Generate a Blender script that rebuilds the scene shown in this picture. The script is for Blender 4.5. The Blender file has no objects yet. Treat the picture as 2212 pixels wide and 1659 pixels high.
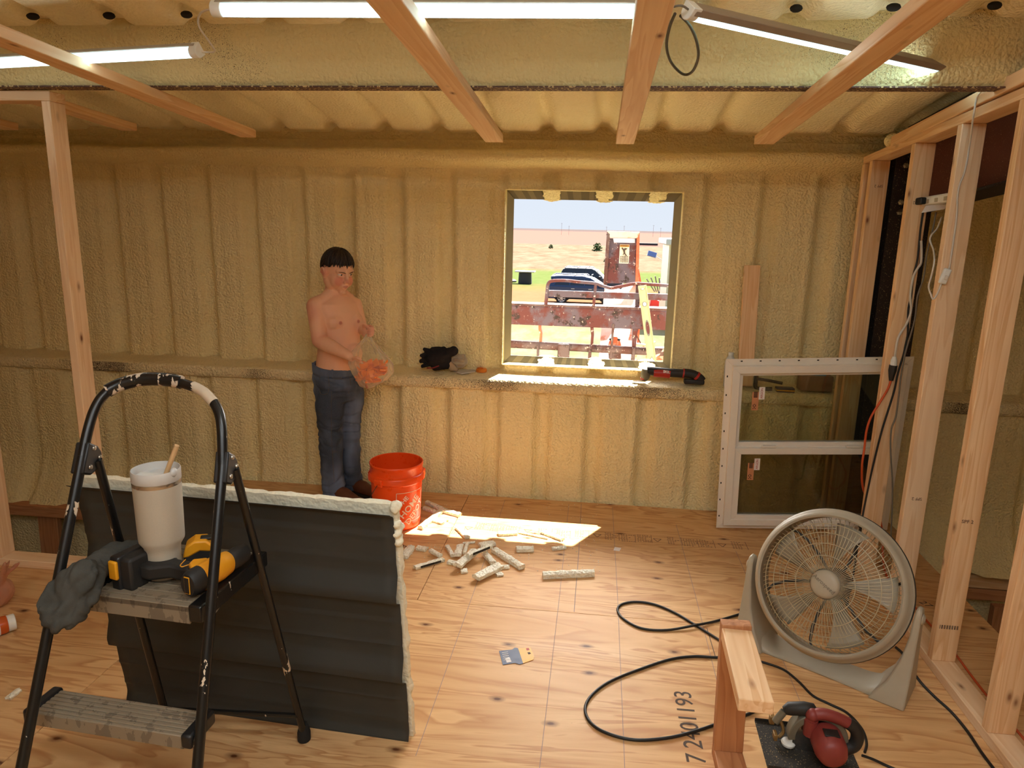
import bpy, bmesh, math, random
from math import sin, cos, pi, sqrt, radians
from mathutils import Vector, Matrix, noise
random.seed(4)
sc = bpy.context.scene
COL = sc.collection
# ------------------------------------------------------------------ camera
F, CX, CY, EYE = 1530.0, 1106.0, 829.5, 1.65
_p, _y, _r = radians(12.47), radians(6.59), radians(1.346)
FW = Vector((-sin(_y)*cos(_p), cos(_y)*cos(_p), -sin(_p)))
_r0 = Vector((cos(_y), sin(_y), 0)); _u0 = _r0.cross(FW)
RT = _r0*cos(_r) + _u0*sin(_r); UP = RT.cross(FW)
CAMLOC = Vector((0, 0, EYE))
cam = bpy.data.cameras.new('camera'); cam.sensor_fit = 'HORIZONTAL'; cam.sensor_width = 36
cam.lens = F/2212*36; cam.clip_start = .05; cam.clip_end = 6000
co = bpy.data.objects.new('camera', cam); COL.objects.link(co)
co.matrix_world = Matrix.Translation(CAMLOC) @ Matrix((RT, UP, -FW)).transposed().to_4x4()
sc.camera = co
# ------------------------------------------------------------------ world, sun, exposure
w = bpy.data.worlds.new('world'); sc.world = w; w.use_nodes = True
nt = w.node_tree; bg = nt.nodes['Background']
tc = nt.nodes.new('ShaderNodeTexCoord'); sx = nt.nodes.new('ShaderNodeSeparateXYZ'); cr = nt.nodes.new('ShaderNodeValToRGB')
nt.links.new(tc.outputs['Generated'], sx.inputs[0]); nt.links.new(sx.outputs['Z'], cr.inputs[0]); nt.links.new(cr.outputs[0], bg.inputs[0])
cr.color_ramp.elements[0].position = 0.0; cr.color_ramp.elements[0].color = (.80, .87, .97, 1)
cr.color_ramp.elements[1].position = .6; cr.color_ramp.elements[1].color = (.46, .66, .97, 1)
bg.inputs[1].default_value = 0.72
sd = bpy.data.lights.new('sun', 'SUN'); sd.energy = 17.0; sd.angle = radians(.53); sd.color = (1, .95, .86)
so = bpy.data.objects.new('sun', sd); COL.objects.link(so)
so.rotation_euler = Vector((-.27, -.49, -1)).to_track_quat('-Z', 'Y').to_euler(); so.location = (8, 14, 30)
# added wide low sun lamp, fills the room through the window
gd = bpy.data.lights.new('window_fill_sun', 'SUN'); gd.energy = 12.5; gd.angle = radians(60); gd.color = (1, .96, .90)
go = bpy.data.objects.new('window_fill_sun', gd); COL.objects.link(go)
go.rotation_euler = Vector((-.05, -1, -.42)).to_track_quat('-Z', 'Y').to_euler(); go.location = (0, 30, 20)
sc.view_settings.view_transform = 'Standard'; sc.view_settings.look = 'None'
sc.view_settings.exposure = 0.45; sc.view_settings.gamma = 1.0; sc.view_settings.use_curve_mapping = False
TUBE_STRENGTH = 1.0
sc.cycles.max_bounces = 7; sc.cycles.diffuse_bounces = 5; sc.cycles.glossy_bounces = 3; sc.cycles.transmission_bounces = 6; sc.cycles.transparent_max_bounces = 10; sc.cycles.caustics_reflective = False; sc.cycles.caustics_refractive = False
# ------------------------------------------------------------------ photogrammetry helpers (pixel of the 2212x1659 frame -> point on a plane of the room)
def _ray(px, py): return FW + RT*((px-CX)/F) - UP*((py-CY)/F)
def FZ(px, py, z=0.0):
    d = _ray(px, py); return CAMLOC + d*((z-EYE)/d.z)
def FY(px, py, Y):
    d = _ray(px, py); return CAMLOC + d*(Y/d.y)
def FX(px, py, X):
    d = _ray(px, py); return CAMLOC + d*(X/d.x)
def FD(px, py, dep): return CAMLOC + _ray(px, py)*dep
def srgb(r, g, b):
    f = lambda c: (c/255)/12.92 if c <= 10 else (((c/255)+.055)/1.055)**2.4
    return (f(r), f(g), f(b), 1)
# ------------------------------------------------------------------ materials
class NT:
    def __init__(s, name, rough=.6, metal=0.0, spec=.5):
        s.m = bpy.data.materials.new(name); s.m.use_nodes = True; s.t = s.m.node_tree
        s.b = s.t.nodes['Principled BSDF']; s.out = s.t.nodes['Material Output']
        s.b.inputs['Roughness'].default_value = rough; s.b.inputs['Metallic'].default_value = metal
        s.b.inputs['Specular IOR Level'].default_value = spec
        s._tc = None
    def n(s, k): return s.t.nodes.new(k)
    def l(s, a, b): s.t.links.new(a, b)
    def co(s, kind='Object', sc=(1, 1, 1), loc=(0, 0, 0), rnd=False, rot=(0, 0, 0)):
        if s._tc is None: s._tc = s.n('ShaderNodeTexCoord')
        mp = s.n('ShaderNodeMapping'); mp.inputs['Scale'].default_value = sc; mp.inputs['Location'].default_value = loc; mp.inputs['Rotation'].default_value = rot
        src = s._tc.outputs[kind]
        if rnd:
            oi = s.n('ShaderNodeObjectInfo'); ml = s.n('ShaderNodeMath'); ml.operation = 'MULTIPLY'; ml.inputs[1].default_value = 37.0
            s.l(oi.outputs['Random'], ml.inputs[0])
            va = s.n('ShaderNodeVectorMath'); va.operation = 'ADD'; s.l(src, va.inputs[0]); s.l(ml.outputs[0], va.inputs[1]); src = va.outputs[0]
        s.l(src, mp.inputs[0]); return mp.outputs[0]
    def noise(s, v, scale=5, detail=2, rough=.5, dist=0.0):
        n = s.n('ShaderNodeTexNoise'); n.inputs['Scale'].default_value = scale; n.inputs['Detail'].default_value = detail
        n.inputs['Roughness'].default_value = rough; n.inputs['Distortion'].default_value = dist
        if v is not None: s.l(v, n.inputs['Vector'])
        return n.outputs['Fac']
    def vor(s, v, scale=5, feat='F1', out='Distance', rand=1.0, dim='3D'):
        n = s.n('ShaderNodeTexVoronoi'); n.voronoi_dimensions = dim; n.feature = feat; n.inputs['Scale'].default_value = scale; n.inputs['Randomness'].default_value = rand
        if v is not None: s.l(v, n.inputs['Vector'])
        return n.outputs[out]
    def mth(s, op, a, b=None, clamp=False):
        n = s.n('ShaderNodeMath'); n.operation = op; n.use_clamp = clamp
        for i, x in enumerate((a, b)):
            if x is None: continue
            if isinstance(x, (int, float)): n.inputs[i].default_value = x
            else: s.l(x, n.inputs[i])
        return n.outputs[0]
    def ramp(s, fac, stops):
        n = s.n('ShaderNodeValToRGB'); e = n.color_ramp.elements
        while len(e) < len(stops): e.new(.5)
        for i, (p, c) in enumerate(stops):
            e[i].position = p; e[i].color = c if isinstance(c, tuple) else (c, c, c, 1)
        s.l(fac, n.inputs[0]); return n.outputs[0]
    def mix(s, fac, a, b, mode='MIX'):
        n = s.n('ShaderNodeMix'); n.data_type = 'RGBA'; n.blend_type = mode
        for i, x in ((0, fac), (6, a), (7, b)):
            if isinstance(x, (int, float)): n.inputs[i].default_value = x
            elif isinstance(x, tuple): n.inputs[i].default_value = x
            else: s.l(x, n.inputs[i])
        return n.outputs[2]
    def sep(s, v):
        n = s.n('ShaderNodeSeparateXYZ'); s.l(v, n.inputs[0]); return n.outputs
    def color(s, c):
        if isinstance(c, tuple): s.b.inputs['Base Color'].default_value = c
        else: s.l(c, s.b.inputs['Base Color'])
        return s
    def rough(s, c): s.l(c, s.b.inputs['Roughness']); return s
    def bump(s, h, strength=.3, dist=.01):
        n = s.n('ShaderNodeBump'); n.inputs['Strength'].default_value = strength; n.inputs['Distance'].default_value = dist
        s.l(h, n.inputs['Height']); s.l(n.outputs[0], s.b.inputs['Normal']); return s
def plain(name, c, rough=.5, metal=0.0, spec=.5, var=.10, scale=30):
    t = NT(name, rough, metal, spec)
    v = t.noise(t.co(), scale, 3)
    d = tuple(x*(1-var*1.6) for x in c[:3])+(1,)
    t.color(t.mix(v, d, tuple(min(1, x*(1+var)) for x in c[:3])+(1,)))
    t.rough(t.mth('MULTIPLY_ADD', v, .16) if False else t.mth('ADD', t.mth('MULTIPLY', v, .2), max(0, rough-.1)))
    return t.m
def foam_mat(name, c1, c2, speck=None, bstr=.70, scale=1.2, zmax=None):
    t = NT(name, .62, 0, .38)
    v = t.co()
    big = t.noise(v, 2.3, 3)
    col = t.mix(big, c1, c2)
    a = t.noise(v, 64*scale, 1.2, .45, .1); b = t.noise(t.co(loc=(5, 1, 2)), 30*scale, 1)
    h = t.mth('ADD', t.mth('MULTIPLY', t.ramp(a, [(.30, 0.0), (.52, .62), (.72, 1.0)]), 1.0), t.mth('MULTIPLY', b, .7))
    if speck:
        m = t.noise(t.co(sc=(1, .05, 1)), 1.7, 2)
        thr = t.ramp(m, [(.42, 0.0), (.62, 1.0)])
        sp = t.noise(v, 330, 2, .6)
        s1 = t.mth('GREATER_THAN', t.mth('ADD', sp, t.mth('MULTIPLY', thr, .24)), .655-speck)
        if zmax: s1 = t.mth('MULTIPLY', s1, t.mth('LESS_THAN', t.sep(v)[2], zmax))
        col = t.mix(s1, col, srgb(84, 60, 46))
    t.color(col); t.bump(h, bstr, .010)
    return t.m
def wood_mat(name, light, dark, ring=26, knots=True, along=2):
    t = NT(name, .62, 0, .3)
    sc_ = [11, 11, 11]; sc_[along] = .55
    v = t.co(sc=tuple(sc_), rnd=True)
    n = t.noise(v, 1.0, 3, .55, .35)
    bands = t.mth('FRACT', t.mth('MULTIPLY', n, 9.0))
    bands = t.ramp(bands, [(0, 0.0), (.55, .55), (.88, 1.0), (1, .12)])
    s2 = [160, 160, 160]; s2[along] = 2.2
    fine = t.noise(t.co(sc=tuple(s2), rnd=True), 1.0, 2)
    col = t.mix(bands, light, dark)
    col = t.mix(t.mth('MULTIPLY', fine, .35), col, dark)
    if knots:
        s3 = [10, 10, 10]; s3[along] = 4.5
        kd = t.vor(t.co(sc=tuple(s3), rnd=True), 1.0)
        k = t.ramp(kd, [(.035, 1.0), (.085, .35), (.15, 0.0)])
        col = t.mix(k, col, srgb(112, 58, 30))
    oi = t.n('ShaderNodeObjectInfo')
    col = t.mix(t.mth('MULTIPLY', oi.outputs['Random'], .22), col, dark)
    t.color(col); t.bump(t.mth('ADD', bands, fine), .12, .002)
    return t.m
M = {}
M['foam'] = foam_mat('spray_foam', srgb(238, 216, 158), srgb(246, 226, 174))
M['foam_speck'] = foam_mat('spray_foam_thin', srgb(234, 212, 160), srgb(242, 222, 176), speck=-.055, zmax=.7385)
M['foam_roof'] = foam_mat('spray_foam_roof', srgb(250, 234, 190), srgb(254, 242, 204), bstr=.5)
M['foam_purlin'] = foam_mat('spray_foam_purlin', srgb(214, 194, 138), srgb(224, 204, 150), speck=-.20, bstr=.5)
M['foam_cut'] = foam_mat('cut_foam', srgb(236, 228, 200), srgb(242, 236, 214), bstr=.22)
M['foam_white'] = foam_mat('white_foam_skin', srgb(238, 232, 210), srgb(246, 242, 226), bstr=.7)
M['stud'] = wood_mat('framing_lumber', srgb(242, 208, 166), srgb(222, 174, 126))
M['lumber_pale'] = wood_mat('pale_lumber', srgb(244, 214, 178), srgb(228, 188, 146))
M['lumber_red'] = wood_mat('reddish_lumber', srgb(204, 148, 104), srgb(174, 116, 76))
M['steel_dark'] = foam_mat('dark_steel_overspray', srgb(40, 30, 26), srgb(52, 38, 32), bstr=.25)
M['tube_gray'] = plain('cord_grey', srgb(120, 112, 100))
def speckled(name, base, dots, thr=.66, sc_=170, rough=.7):
    t = NT(name, rough, 0, .3); v = t.co()
    n = t.noise(v, sc_, 2, .6); big = t.noise(v, 3, 2)
    f = t.mth('GREATER_THAN', t.mth('ADD', n, t.mth('MULTIPLY', big, .14)), thr+.07)
    t.color(t.mix(f, t.mix(t.noise(v, 9, 3), base, tuple(x*.7 for x in base[:3])+(1,)), dots)); t.bump(n, .3, .004); return t.m
M['steel_dark'] = speckled('dark_steel_overspray', srgb(44, 34, 28), srgb(150, 124, 84), .68)
M['steel_red'] = speckled('red_oxide_steel', srgb(98, 50, 38), srgb(190, 150, 110), .70)
M['flange'] = speckled('purlin_flange_primer', srgb(96, 70, 64), srgb(200, 176, 130), .58, 90)
M['concrete'] = plain('lower_slab', srgb(120, 110, 100), .9)
# plywood: rotary-cut veneer, grain along X
def ply_mat():
    t = NT('plywood', .55, 0, .22)
    v = t.co(sc=(.75, 5.2, 1), rnd=True)
    n = t.noise(v, 1.0, 4, .55, .6)
    b = t.mth('FRACT', t.mth('MULTIPLY', n, 11.0))
    b = t.ramp(b, [(0, .0), (.55, .4), (.85, 1.0), (1, .0)])
    fine = t.noise(t.co(sc=(6, 240, 1), rnd=True), 1.0, 2)
    big = t.noise(t.co(sc=(1, 2.2, 1), rnd=True), 1.6, 2)
    col = t.mix(b, srgb(238, 200, 146), srgb(176, 120, 72))
    col = t.mix(big, col, srgb(214, 164, 110))
    col = t.mix(t.mth('MULTIPLY', fine, .3), col, srgb(186, 134, 88))
    kd = t.mth('ADD', t.vor(t.co(sc=(1.9, 3.6, 1), rnd=True), 1.0, dim='2D'), t.mth('MULTIPLY', t.noise(t.co(), 30, 2), .03))
    k = t.ramp(kd, [(.030, 1.0), (.045, .55), (.085, 0.0)])
    col = t.mix(k, col, srgb(98, 54, 26))
    sp = t.noise(t.co(), 42, 3, .7)
    col = t.mix(t.ramp(sp, [(.71, 0.0), (.76, .55)]), col, srgb(130, 90, 60))
    t.color(col); t.rough(t.mth('ADD', t.mth('MULTIPLY', n, .25), .36)); t.bump(t.mth('ADD', b, fine), .10, .002); return t.m
M['ply'] = ply_mat()
# ------------------------------------------------------------------ mesh builder
def wm(o):
    m = o.matrix_basis.copy()
    return wm(o.parent) @ o.matrix_parent_inverse @ m if o.parent else m
class MB:
    def __init__(s): s.v = []; s.f = []; s.mi = []; s.k = 0
    def add(s, vs, fs, M_=None):
        o = len(s.v)
        s.v += [tuple(M_ @ Vector(p)) if M_ else tuple(p) for p in vs]
        s.f += [tuple(i+o for i in f) for f in fs]; s.mi += [s.k]*len(fs)
        return s
    def box(s, c, d, M_=None):
        x, y, z = (k/2 for k in d); cx, cy, cz = c
        vs = [(cx+i*x, cy+j*y, cz+k*z) for k in (-1, 1) for j in (-1, 1) for i in (-1, 1)]
        return s.add(vs, [(0, 2, 3, 1), (4, 5, 7, 6), (0, 1, 5, 4), (2, 6, 7, 3), (0, 4, 6, 2), (1, 3, 7, 5)], M_)
    def prism(s, poly, a, b, M_=None):     # polygon in XY, extruded from z=a to z=b
        n = len(poly); vs = [(x, y, a) for x, y in poly]+[(x, y, b) for x, y in poly]
        return s.add(vs, [tuple(range(n))[::-1], tuple(range(n, 2*n))]+[(i, (i+1) % n, n+(i+1) % n, n+i) for i in range(n)], M_)
    def tube(s, pts, r, n=8, caps=True, closed=False):
        P = [Vector(p) for p in pts]; m = len(P)
        if m < 2: return s
        rr = r if isinstance(r, (list, tuple)) else [r]*m
        vs = []; prev = None
        for i, p in enumerate(P):
            a = P[(i-1) % m] if (closed or i > 0) else p; b = P[(i+1) % m] if (closed or i < m-1) else p
            t = (b-a).normalized() if (b-a).length > 1e-9 else Vector((0, 0, 1))
            if prev is None:
                prev = t.orthogonal().normalized()
            u = prev - t*prev.dot(t)
            if u.length < 1e-6: u = t.orthogonal()
            u.normalize(); w_ = t.cross(u); prev = u
            vs += [p+(u*cos(2*pi*k/n)+w_*sin(2*pi*k/n))*rr[i] for k in range(n)]
        fs = []
        for i in range(m if closed else m-1):
            j = (i+1) % m
            fs += [(i*n+k, i*n+(k+1) % n, j*n+(k+1) % n, j*n+k) for k in range(n)]
        if caps and not closed: fs += [tuple(range(n))[::-1], tuple(range((m-1)*n, m*n))]
        return s.add(vs, fs)
    def lathe(s, prof, n=24, M_=None, capb=True, capt=True, a0=0.0, a1=2*pi):
        full = abs(a1-a0-2*pi) < 1e-6; nn = n if full else n+1
        vs = [(r*cos(a0+(a1-a0)*k/n), r*sin(a0+(a1-a0)*k/n), z) for r, z in prof for k in range(nn)]
        fs = []
        for i in range(len(prof)-1):
            for k in range(n):
                k2 = (k+1) % nn if full else k+1
                fs.append((i*nn+k, i*nn+k2, (i+1)*nn+k2, (i+1)*nn+k))
        if full and capb and prof[0][0] > 1e-6: fs.append(tuple(range(nn))[::-1])
        if full and capt and prof[-1][0] > 1e-6: fs.append(tuple(range((len(prof)-1)*nn, len(prof)*nn)))
        return s.add(vs, fs, M_)
    def ball(s, c, r, M_=None, n=12, m=8):
        r = r if isinstance(r, (tuple, list)) else (r, r, r)
        vs = [(c[0], c[1], c[2]-r[2])]
        for i in range(1, m):
            a = pi*i/m-pi/2
            vs += [(c[0]+r[0]*cos(a)*cos(2*pi*k/n), c[1]+r[1]*cos(a)*sin(2*pi*k/n), c[2]+r[2]*sin(a)) for k in range(n)]
        vs.append((c[0], c[1], c[2]+r[2]))
        fs = [(0, 1+(k+1) % n, 1+k) for k in range(n)]
        for i in range(m-2): fs += [(1+i*n+k, 1+i*n+(k+1) % n, 1+(i+1)*n+(k+1) % n, 1+(i+1)*n+k) for k in range(n)]
        e = len(vs)-1; b = 1+(m-2)*n
        fs += [(e, b+k, b+(k+1) % n) for k in range(n)]
        return s.add(vs, fs, M_)
    def grid(s, xs, ys, fn, skip=None):
        nx = len(xs); vs = [fn(x, y) for y in ys for x in xs]; fs = []
        for j in range(len(ys)-1):
            for i in range(nx-1):
                if skip and skip((xs[i]+xs[i+1])/2, (ys[j]+ys[j+1])/2): continue
                fs.append((j*nx+i, j*nx+i+1, (j+1)*nx+i+1, (j+1)*nx+i))
        return s.add(vs, fs)
    def build(s, name, mat, parent=None, world=True, bev=0.0, sharp=35, seg=2, loc=None, smooth=True):
        me = bpy.data.meshes.new(name)
        vs = s.v
        if parent is not None and world:
            inv = wm(parent).inverted(); vs = [tuple(inv @ Vector(p)) for p in vs]
        elif parent is None and loc is not None:
            vs = [tuple(Vector(p)-Vector(loc)) for p in vs]
        me.from_pydata(vs, [], s.f)
        mats = mat if isinstance(mat, (list, tuple)) else [mat]
        for m_ in mats: me.materials.append(m_)
        if len(mats) > 1: me.polygons.foreach_set('material_index', s.mi)
        if smooth:
            me.polygons.foreach_set('use_smooth', [True]*len(s.f)); me.set_sharp_from_angle(angle=radians(sharp))
        me.validate(); me.update()
        o = bpy.data.objects.new(name, me); COL.objects.link(o)
        if parent is not None: o.parent = parent
        elif loc is not None: o.location = loc
        if bev:
            b = o.modifiers.new('bevel', 'BEVEL'); b.width = bev; b.segments = seg; b.limit_method = 'ANGLE'; b.angle_limit = radians(40)
        return o
def tag(o, label, cat, group=None, kind=None):
    if label: o['label'] = label
    if cat: o['category'] = cat
    if group: o['group'] = group
    if kind: o['kind'] = kind
    return o
def struct(o): o['kind'] = 'structure'; return o
def thing(name, label, cat, loc=(0, 0, 0), rot=None, group=None):
    o = bpy.data.objects.new(name, None); COL.objects.link(o); o.empty_display_size = .05
    m = Matrix.Translation(Vector(loc))
    if rot is not None: m = m @ (rot.to_4x4() if isinstance(rot, Matrix) else Matrix.Rotation(rot, 4, 'Z'))
    o.matrix_basis = m
    if cat: tag(o, label, cat, group)
    return o
def frame(x, y, z): return Matrix((Vector(x), Vector(y), Vector(z))).transposed()
def place(o, M4): o.matrix_basis = M4; return o
def lumber(name, p0, p1, wdir, w_, t_, mat, parent=None, bev=.003):
    """a board whose length runs along its own local Z"""
    p0, p1 = Vector(p0), Vector(p1); z = (p1-p0).normalized(); x = Vector(wdir); x = (x-z*x.dot(z)).normalized(); y = z.cross(x)
    L = (p1-p0).length
    o = MB().box((0, 0, L/2), (w_, t_, L)).build(name, mat, None, bev=bev)
    m4 = Matrix.Translation(p0) @ frame(x, y, z).to_4x4()
    if parent is not None: o.parent = parent; o.matrix_basis = wm(parent).inverted() @ m4
    else: o.matrix_basis = m4
    return o
def smooth_path(pts, k=6, closed=False):
    P = [Vector(p) for p in pts]; n = len(P); out = []
    for i in range(n if closed else n-1):
        a = P[(i-1) % n] if (closed or i > 0) else P[0]; b = P[i]; c = P[(i+1) % n]; d = P[(i+2) % n] if (closed or i < n-2) else P[-1]
        for j in range(k):
            t = j/k
            out.append(.5*((2*b)+(c-a)*t+(2*a-5*b+4*c-d)*t*t+(3*b-a-3*c+d)*t*t*t))
    if not closed: out.append(P[-1])
    return out
def text(body, size, m4, mat, parent=None, name='lettering', ext=.0003, wrap=None, align='CENTER', bold=0.0, spacing=1.0):
    cu = bpy.data.curves.new(name, 'FONT'); cu.body = body; cu.size = size; cu.extrude = ext; cu.align_x = align; cu.align_y = 'CENTER'; cu.offset = bold; cu.resolution_u = 3
    cu.space_character = spacing
    tmp = bpy.data.objects.new('tmp', cu); me = bpy.data.meshes.new_from_object(tmp); bpy.data.objects.remove(tmp); me.name = name
    if wrap:
        for v in me.vertices: v.co = wrap(v.co)
    me.materials.clear(); me.materials.append(mat)
    o = bpy.data.objects.new(name, me); COL.objects.link(o)
    if parent is not None: o.parent = parent; o.matrix_basis = wm(parent).inverted() @ m4
    else: o.matrix_basis = m4
    return o
def nz(x, y=0.0, z=0.0): return noise.noise(Vector((x, y, z)))
# ------------------------------------------------------------------ back wall: foam over ribbed metal, with a window opening
YU, YL, YSK = 4.32, 4.178, 4.40          # upper foam face, lower foam face, outer metal skin
YSF, ZS0, ZS1 = 4.172, .673, .744         # girt shelf: front, bottom, top
WX0, WX1, WZ0, WZ1 = -.562, .473, .815, 1.868     # cut edge in the foam
OX0, OX1, OZ0, OZ1 = -.523, .432, .856, 1.818     # clear opening in the metal skin
RIB0, RIBP = -2.804, .3137
def ribd(x, wid=.040):
    k = round((x-RIB0)/RIBP); d = abs(x-RIB0-k*RIBP)
    if d > wid*1.7: return 0.0
    t = max(0.0, min(1.0, (wid*1.7-d)/(wid*1.25))); return t*t*(3-2*t)
def minor(x):
    u = (x-RIB0)/RIBP % 1.0
    return .005*(math.exp(-((u-.36)/.05)**2)+math.exp(-((u-.66)/.05)**2))
def lin(a, b, n): return [a+(b-a)*i/n for i in range(n+1)]
def xsamples(a, b, extra=()):
    xs = lin(a, b, int((b-a)/.0155)); xs = [x for x in xs if all(abs(x-e) > .006 for e in extra)]+list(extra)
    return sorted(xs)
back = struct(thing('wall_back', None, None, (0, YU, 0)))
zs = sorted([z for z in lin(.745, 2.005, 64) if abs(z-WZ0) > .008 and abs(z-WZ1) > .008]+[WZ0, WZ1])
def upper(x, z):
    fade = min(1, max(0, (1.985-z)/.03))
    top = max(0, (z-1.95)/.055)
    d = .050*ribd(x)*fade + minor(x)*fade + .010*nz(x*2.1, z*1.3, 3) + .0035*nz(x*17, z*17, 1)
    return (x, YU+d-.025*top*top, z)
MB().grid(xsamples(-5.2, 4.4, (WX0, WX1)), zs, upper, lambda x, z: WX0 < x < WX1 and WZ0 < z < WZ1).build('upper_foam', M['foam'], back, sharp=80)
def lower(x, z):
    d = .046*ribd(x) + minor(x) + .010*nz(x*2.3, z*1.7, 7) + .0035*nz(x*17, z*17, 5)
    return (x, YL+.012+d-.02*max(0, 1-z/.12)**2, z)
MB().grid(xsamples(-5.2, 4.4), lin(-.24, .70, 48), lower).build('lower_foam', M['foam'], back, sharp=80)
MB().grid(xsamples(-5.2, 4.4), lin(-3.1, -.24, 10), lambda x, z: (x, YL+.02+.03*ribd(x), z)).build('basement_foam', M['foam'], back, sharp=80)
# shelf made by the foamed girt
prof = [(YL+.03, ZS0+.004), (YSF+.006, ZS0), (YSF-.002, ZS0+.008), (YSF-.003, ZS0+.03), (YSF-.003, ZS1-.018), (YSF+.004, ZS1-.004), (YSF+.014, ZS1), (YSF+.06, ZS1+.008), (YU-.04, ZS1+.015), (YU-.015, ZS1+.02), (YU+.05, ZS1+.03)]
pl = list(range(len(prof)))
def shelf(x, k):
    y, z = prof[int(k)]; return (x, y+.005*nz(x*3, k*.3)+.002*nz(x*21, k), z+.004*nz(x*2.5, k*.2, 4))
MB().grid(lin(-5.2, 4.4, 420), pl, shelf).build('girt_shelf', M['foam_speck'], back, sharp=80)
# bulge under the eave and the eave strut itself
prof2 = [(YU-.020, 1.985), (YU-.050, 1.996), (YU-.095, 2.006), (YU-.135, 2.020), (YU-.156, 2.040), (YU-.158, 2.060), (YU-.146, 2.076), (YU-.120, 2.084), (YU-.050, 2.086), (YU-.032, 2.112), (YU-.046, 2.138), (YU-.030, 2.148), (YU-.028, 2.185), (YU-.01, 2.235)]
def eave(x, k):
    y, z = prof2[int(k)]
    return (x, y+.012*nz(x*1.6, k*.25, 2)+.003*nz(x*19, k*2), z+.010*nz(x*1.3, k*.12, 9)+.003*nz(x*23, k))
MB().grid(lin(-5.2, 4.4, 460), list(range(len(prof2))), eave).build('eave_foam', M['foam'], back, sharp=80)
# metal outside: girt infill between skin and foam so that no light leaks
mb = MB()
mb.box(((-5.2+OX0)/2, YSK+.008, -.35), (OX0+5.2, .006, 5.5)); mb.box(((4.4+OX1)/2, YSK+.008, -.35), (4.4-OX1, .006, 5.5))
mb.grid(lin(OX0, OX1, 90), lin(OZ1, 2.4, 2), lambda x, z: (x, YSK+.006+.034*ribd(x, .036), z)); mb.box(((OX0+OX1)/2, YSK+.008, (OZ0-3.1)/2), (OX1-OX0, .006, OZ0+3.1))
M['skin'] = plain('painted_wall_metal', srgb(206, 196, 170), .5)
mb.build('metal_skin', M['skin'], back)
# window opening lined with metal trim; foam plugs where the ribs meet head and sill
M['trim'] = plain('grey_trim_metal', srgb(150, 142, 118), .5, var=.06)
M['trim2'] = plain('grey_trim_metal_dark', srgb(122, 116, 98), .5, var=.06)
win = struct(thing('window_1', None, None, ((OX0+OX1)/2, YSK, OZ0)))
def flange(name, q, mat, parent=win, th=.006):
    vs = [Vector(p) for p in q]; n = (vs[1]-vs[0]).cross(vs[2]-vs[0]).normalized()*th
    return MB().add(vs+[v+n for v in vs], [(0, 3, 2, 1), (4, 5, 6, 7), (0, 1, 5, 4), (1, 2, 6, 5), (2, 3, 7, 6), (3, 0, 4, 7)]).build(name, mat, parent)
ya, yb = YSK-.012, YSK+.003
for q in ([(WX0, YU+.012, WZ0), (WX0, YU+.012, WZ1), (WX0, ya, WZ1), (WX0, ya, WZ0)], [(WX1, YU+.012, WZ0), (WX1, ya, WZ0), (WX1, ya, WZ1), (WX1, YU+.012, WZ1)], [(WX0, YU+.012, WZ1), (WX1, YU+.012, WZ1), (WX1, ya, WZ1), (WX0, ya, WZ1)], [(WX0, YU+.012, WZ0), (WX0, ya, WZ0), (WX1, ya, WZ0), (WX1, YU+.012, WZ0)]):
    flange('foam_reveal', [(x, y-.03 if y < YU+.02 else y+.01, z) for x, y, z in q], M['foam'])
flange('jamb', [(WX0-.004, ya, WZ0), (OX0, yb, OZ0), (OX0, yb, OZ1), (WX0-.004, ya, WZ1)], M['trim'])
flange('jamb', [(OX1, yb, OZ0), (WX1+.004, ya, WZ0), (WX1+.004, ya, WZ1), (OX1, yb, OZ1)], M['trim'])
random.seed(11)
for nm, zo, zi in (('head_strip', WZ1, OZ1), ('sill_strip', WZ0-.002, OZ0)):
    k = 0; x = WX0
    cuts = [WX0]
    while cuts[-1] < WX1-.03: cuts.append(min(WX1, cuts[-1]+random.choice((.028, .034, .05))))
    cuts[-1] = WX1
    f = (OX1-OX0)/(WX1-WX0)
    for a, b in zip(cuts, cuts[1:]):
        ai, bi = OX0+(a-WX0)*f, OX0+(b-WX0)*f
        if ribd((a+b)/2, .035) > .3: continue
        q = [(a, ya, zo), (b, ya, zo), (bi, yb, zi), (ai, yb, zi)]
        if nm == 'sill_strip': q = [(a, ya+.0, zo), (ai, yb, zi), (bi, yb, zi), (b, ya, zo)][::-1]
        flange(nm, q, M['trim2'] if k % 2 == 0 else M['trim'], th=.006); k += 1
for kx in range(-1, 14):
    x = RIB0+RIBP*kx
    if WX0+.02 < x < WX1-.02:
        for zc, zi, s in ((WZ1, OZ1, -1), (WZ0, OZ0, 1)):
            mb = MB()
            def plug(u, v, x=x, zc=zc, s=s, zi=zi):
                a = .050*(1+.25*nz(u*3+x*9, v*5)); return (x+u*a, YU+.002+.100*v, zc+(zi-zc)*v+s*(.008*(1-u*u)-.002)+.006*nz(u*5, x*7, v*3))
            mb.grid(lin(-1, 1, 10), lin(-.15, 1.08, 8), plug); mb.build('foam_plug', M['foam'], win, sharp=80)
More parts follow.
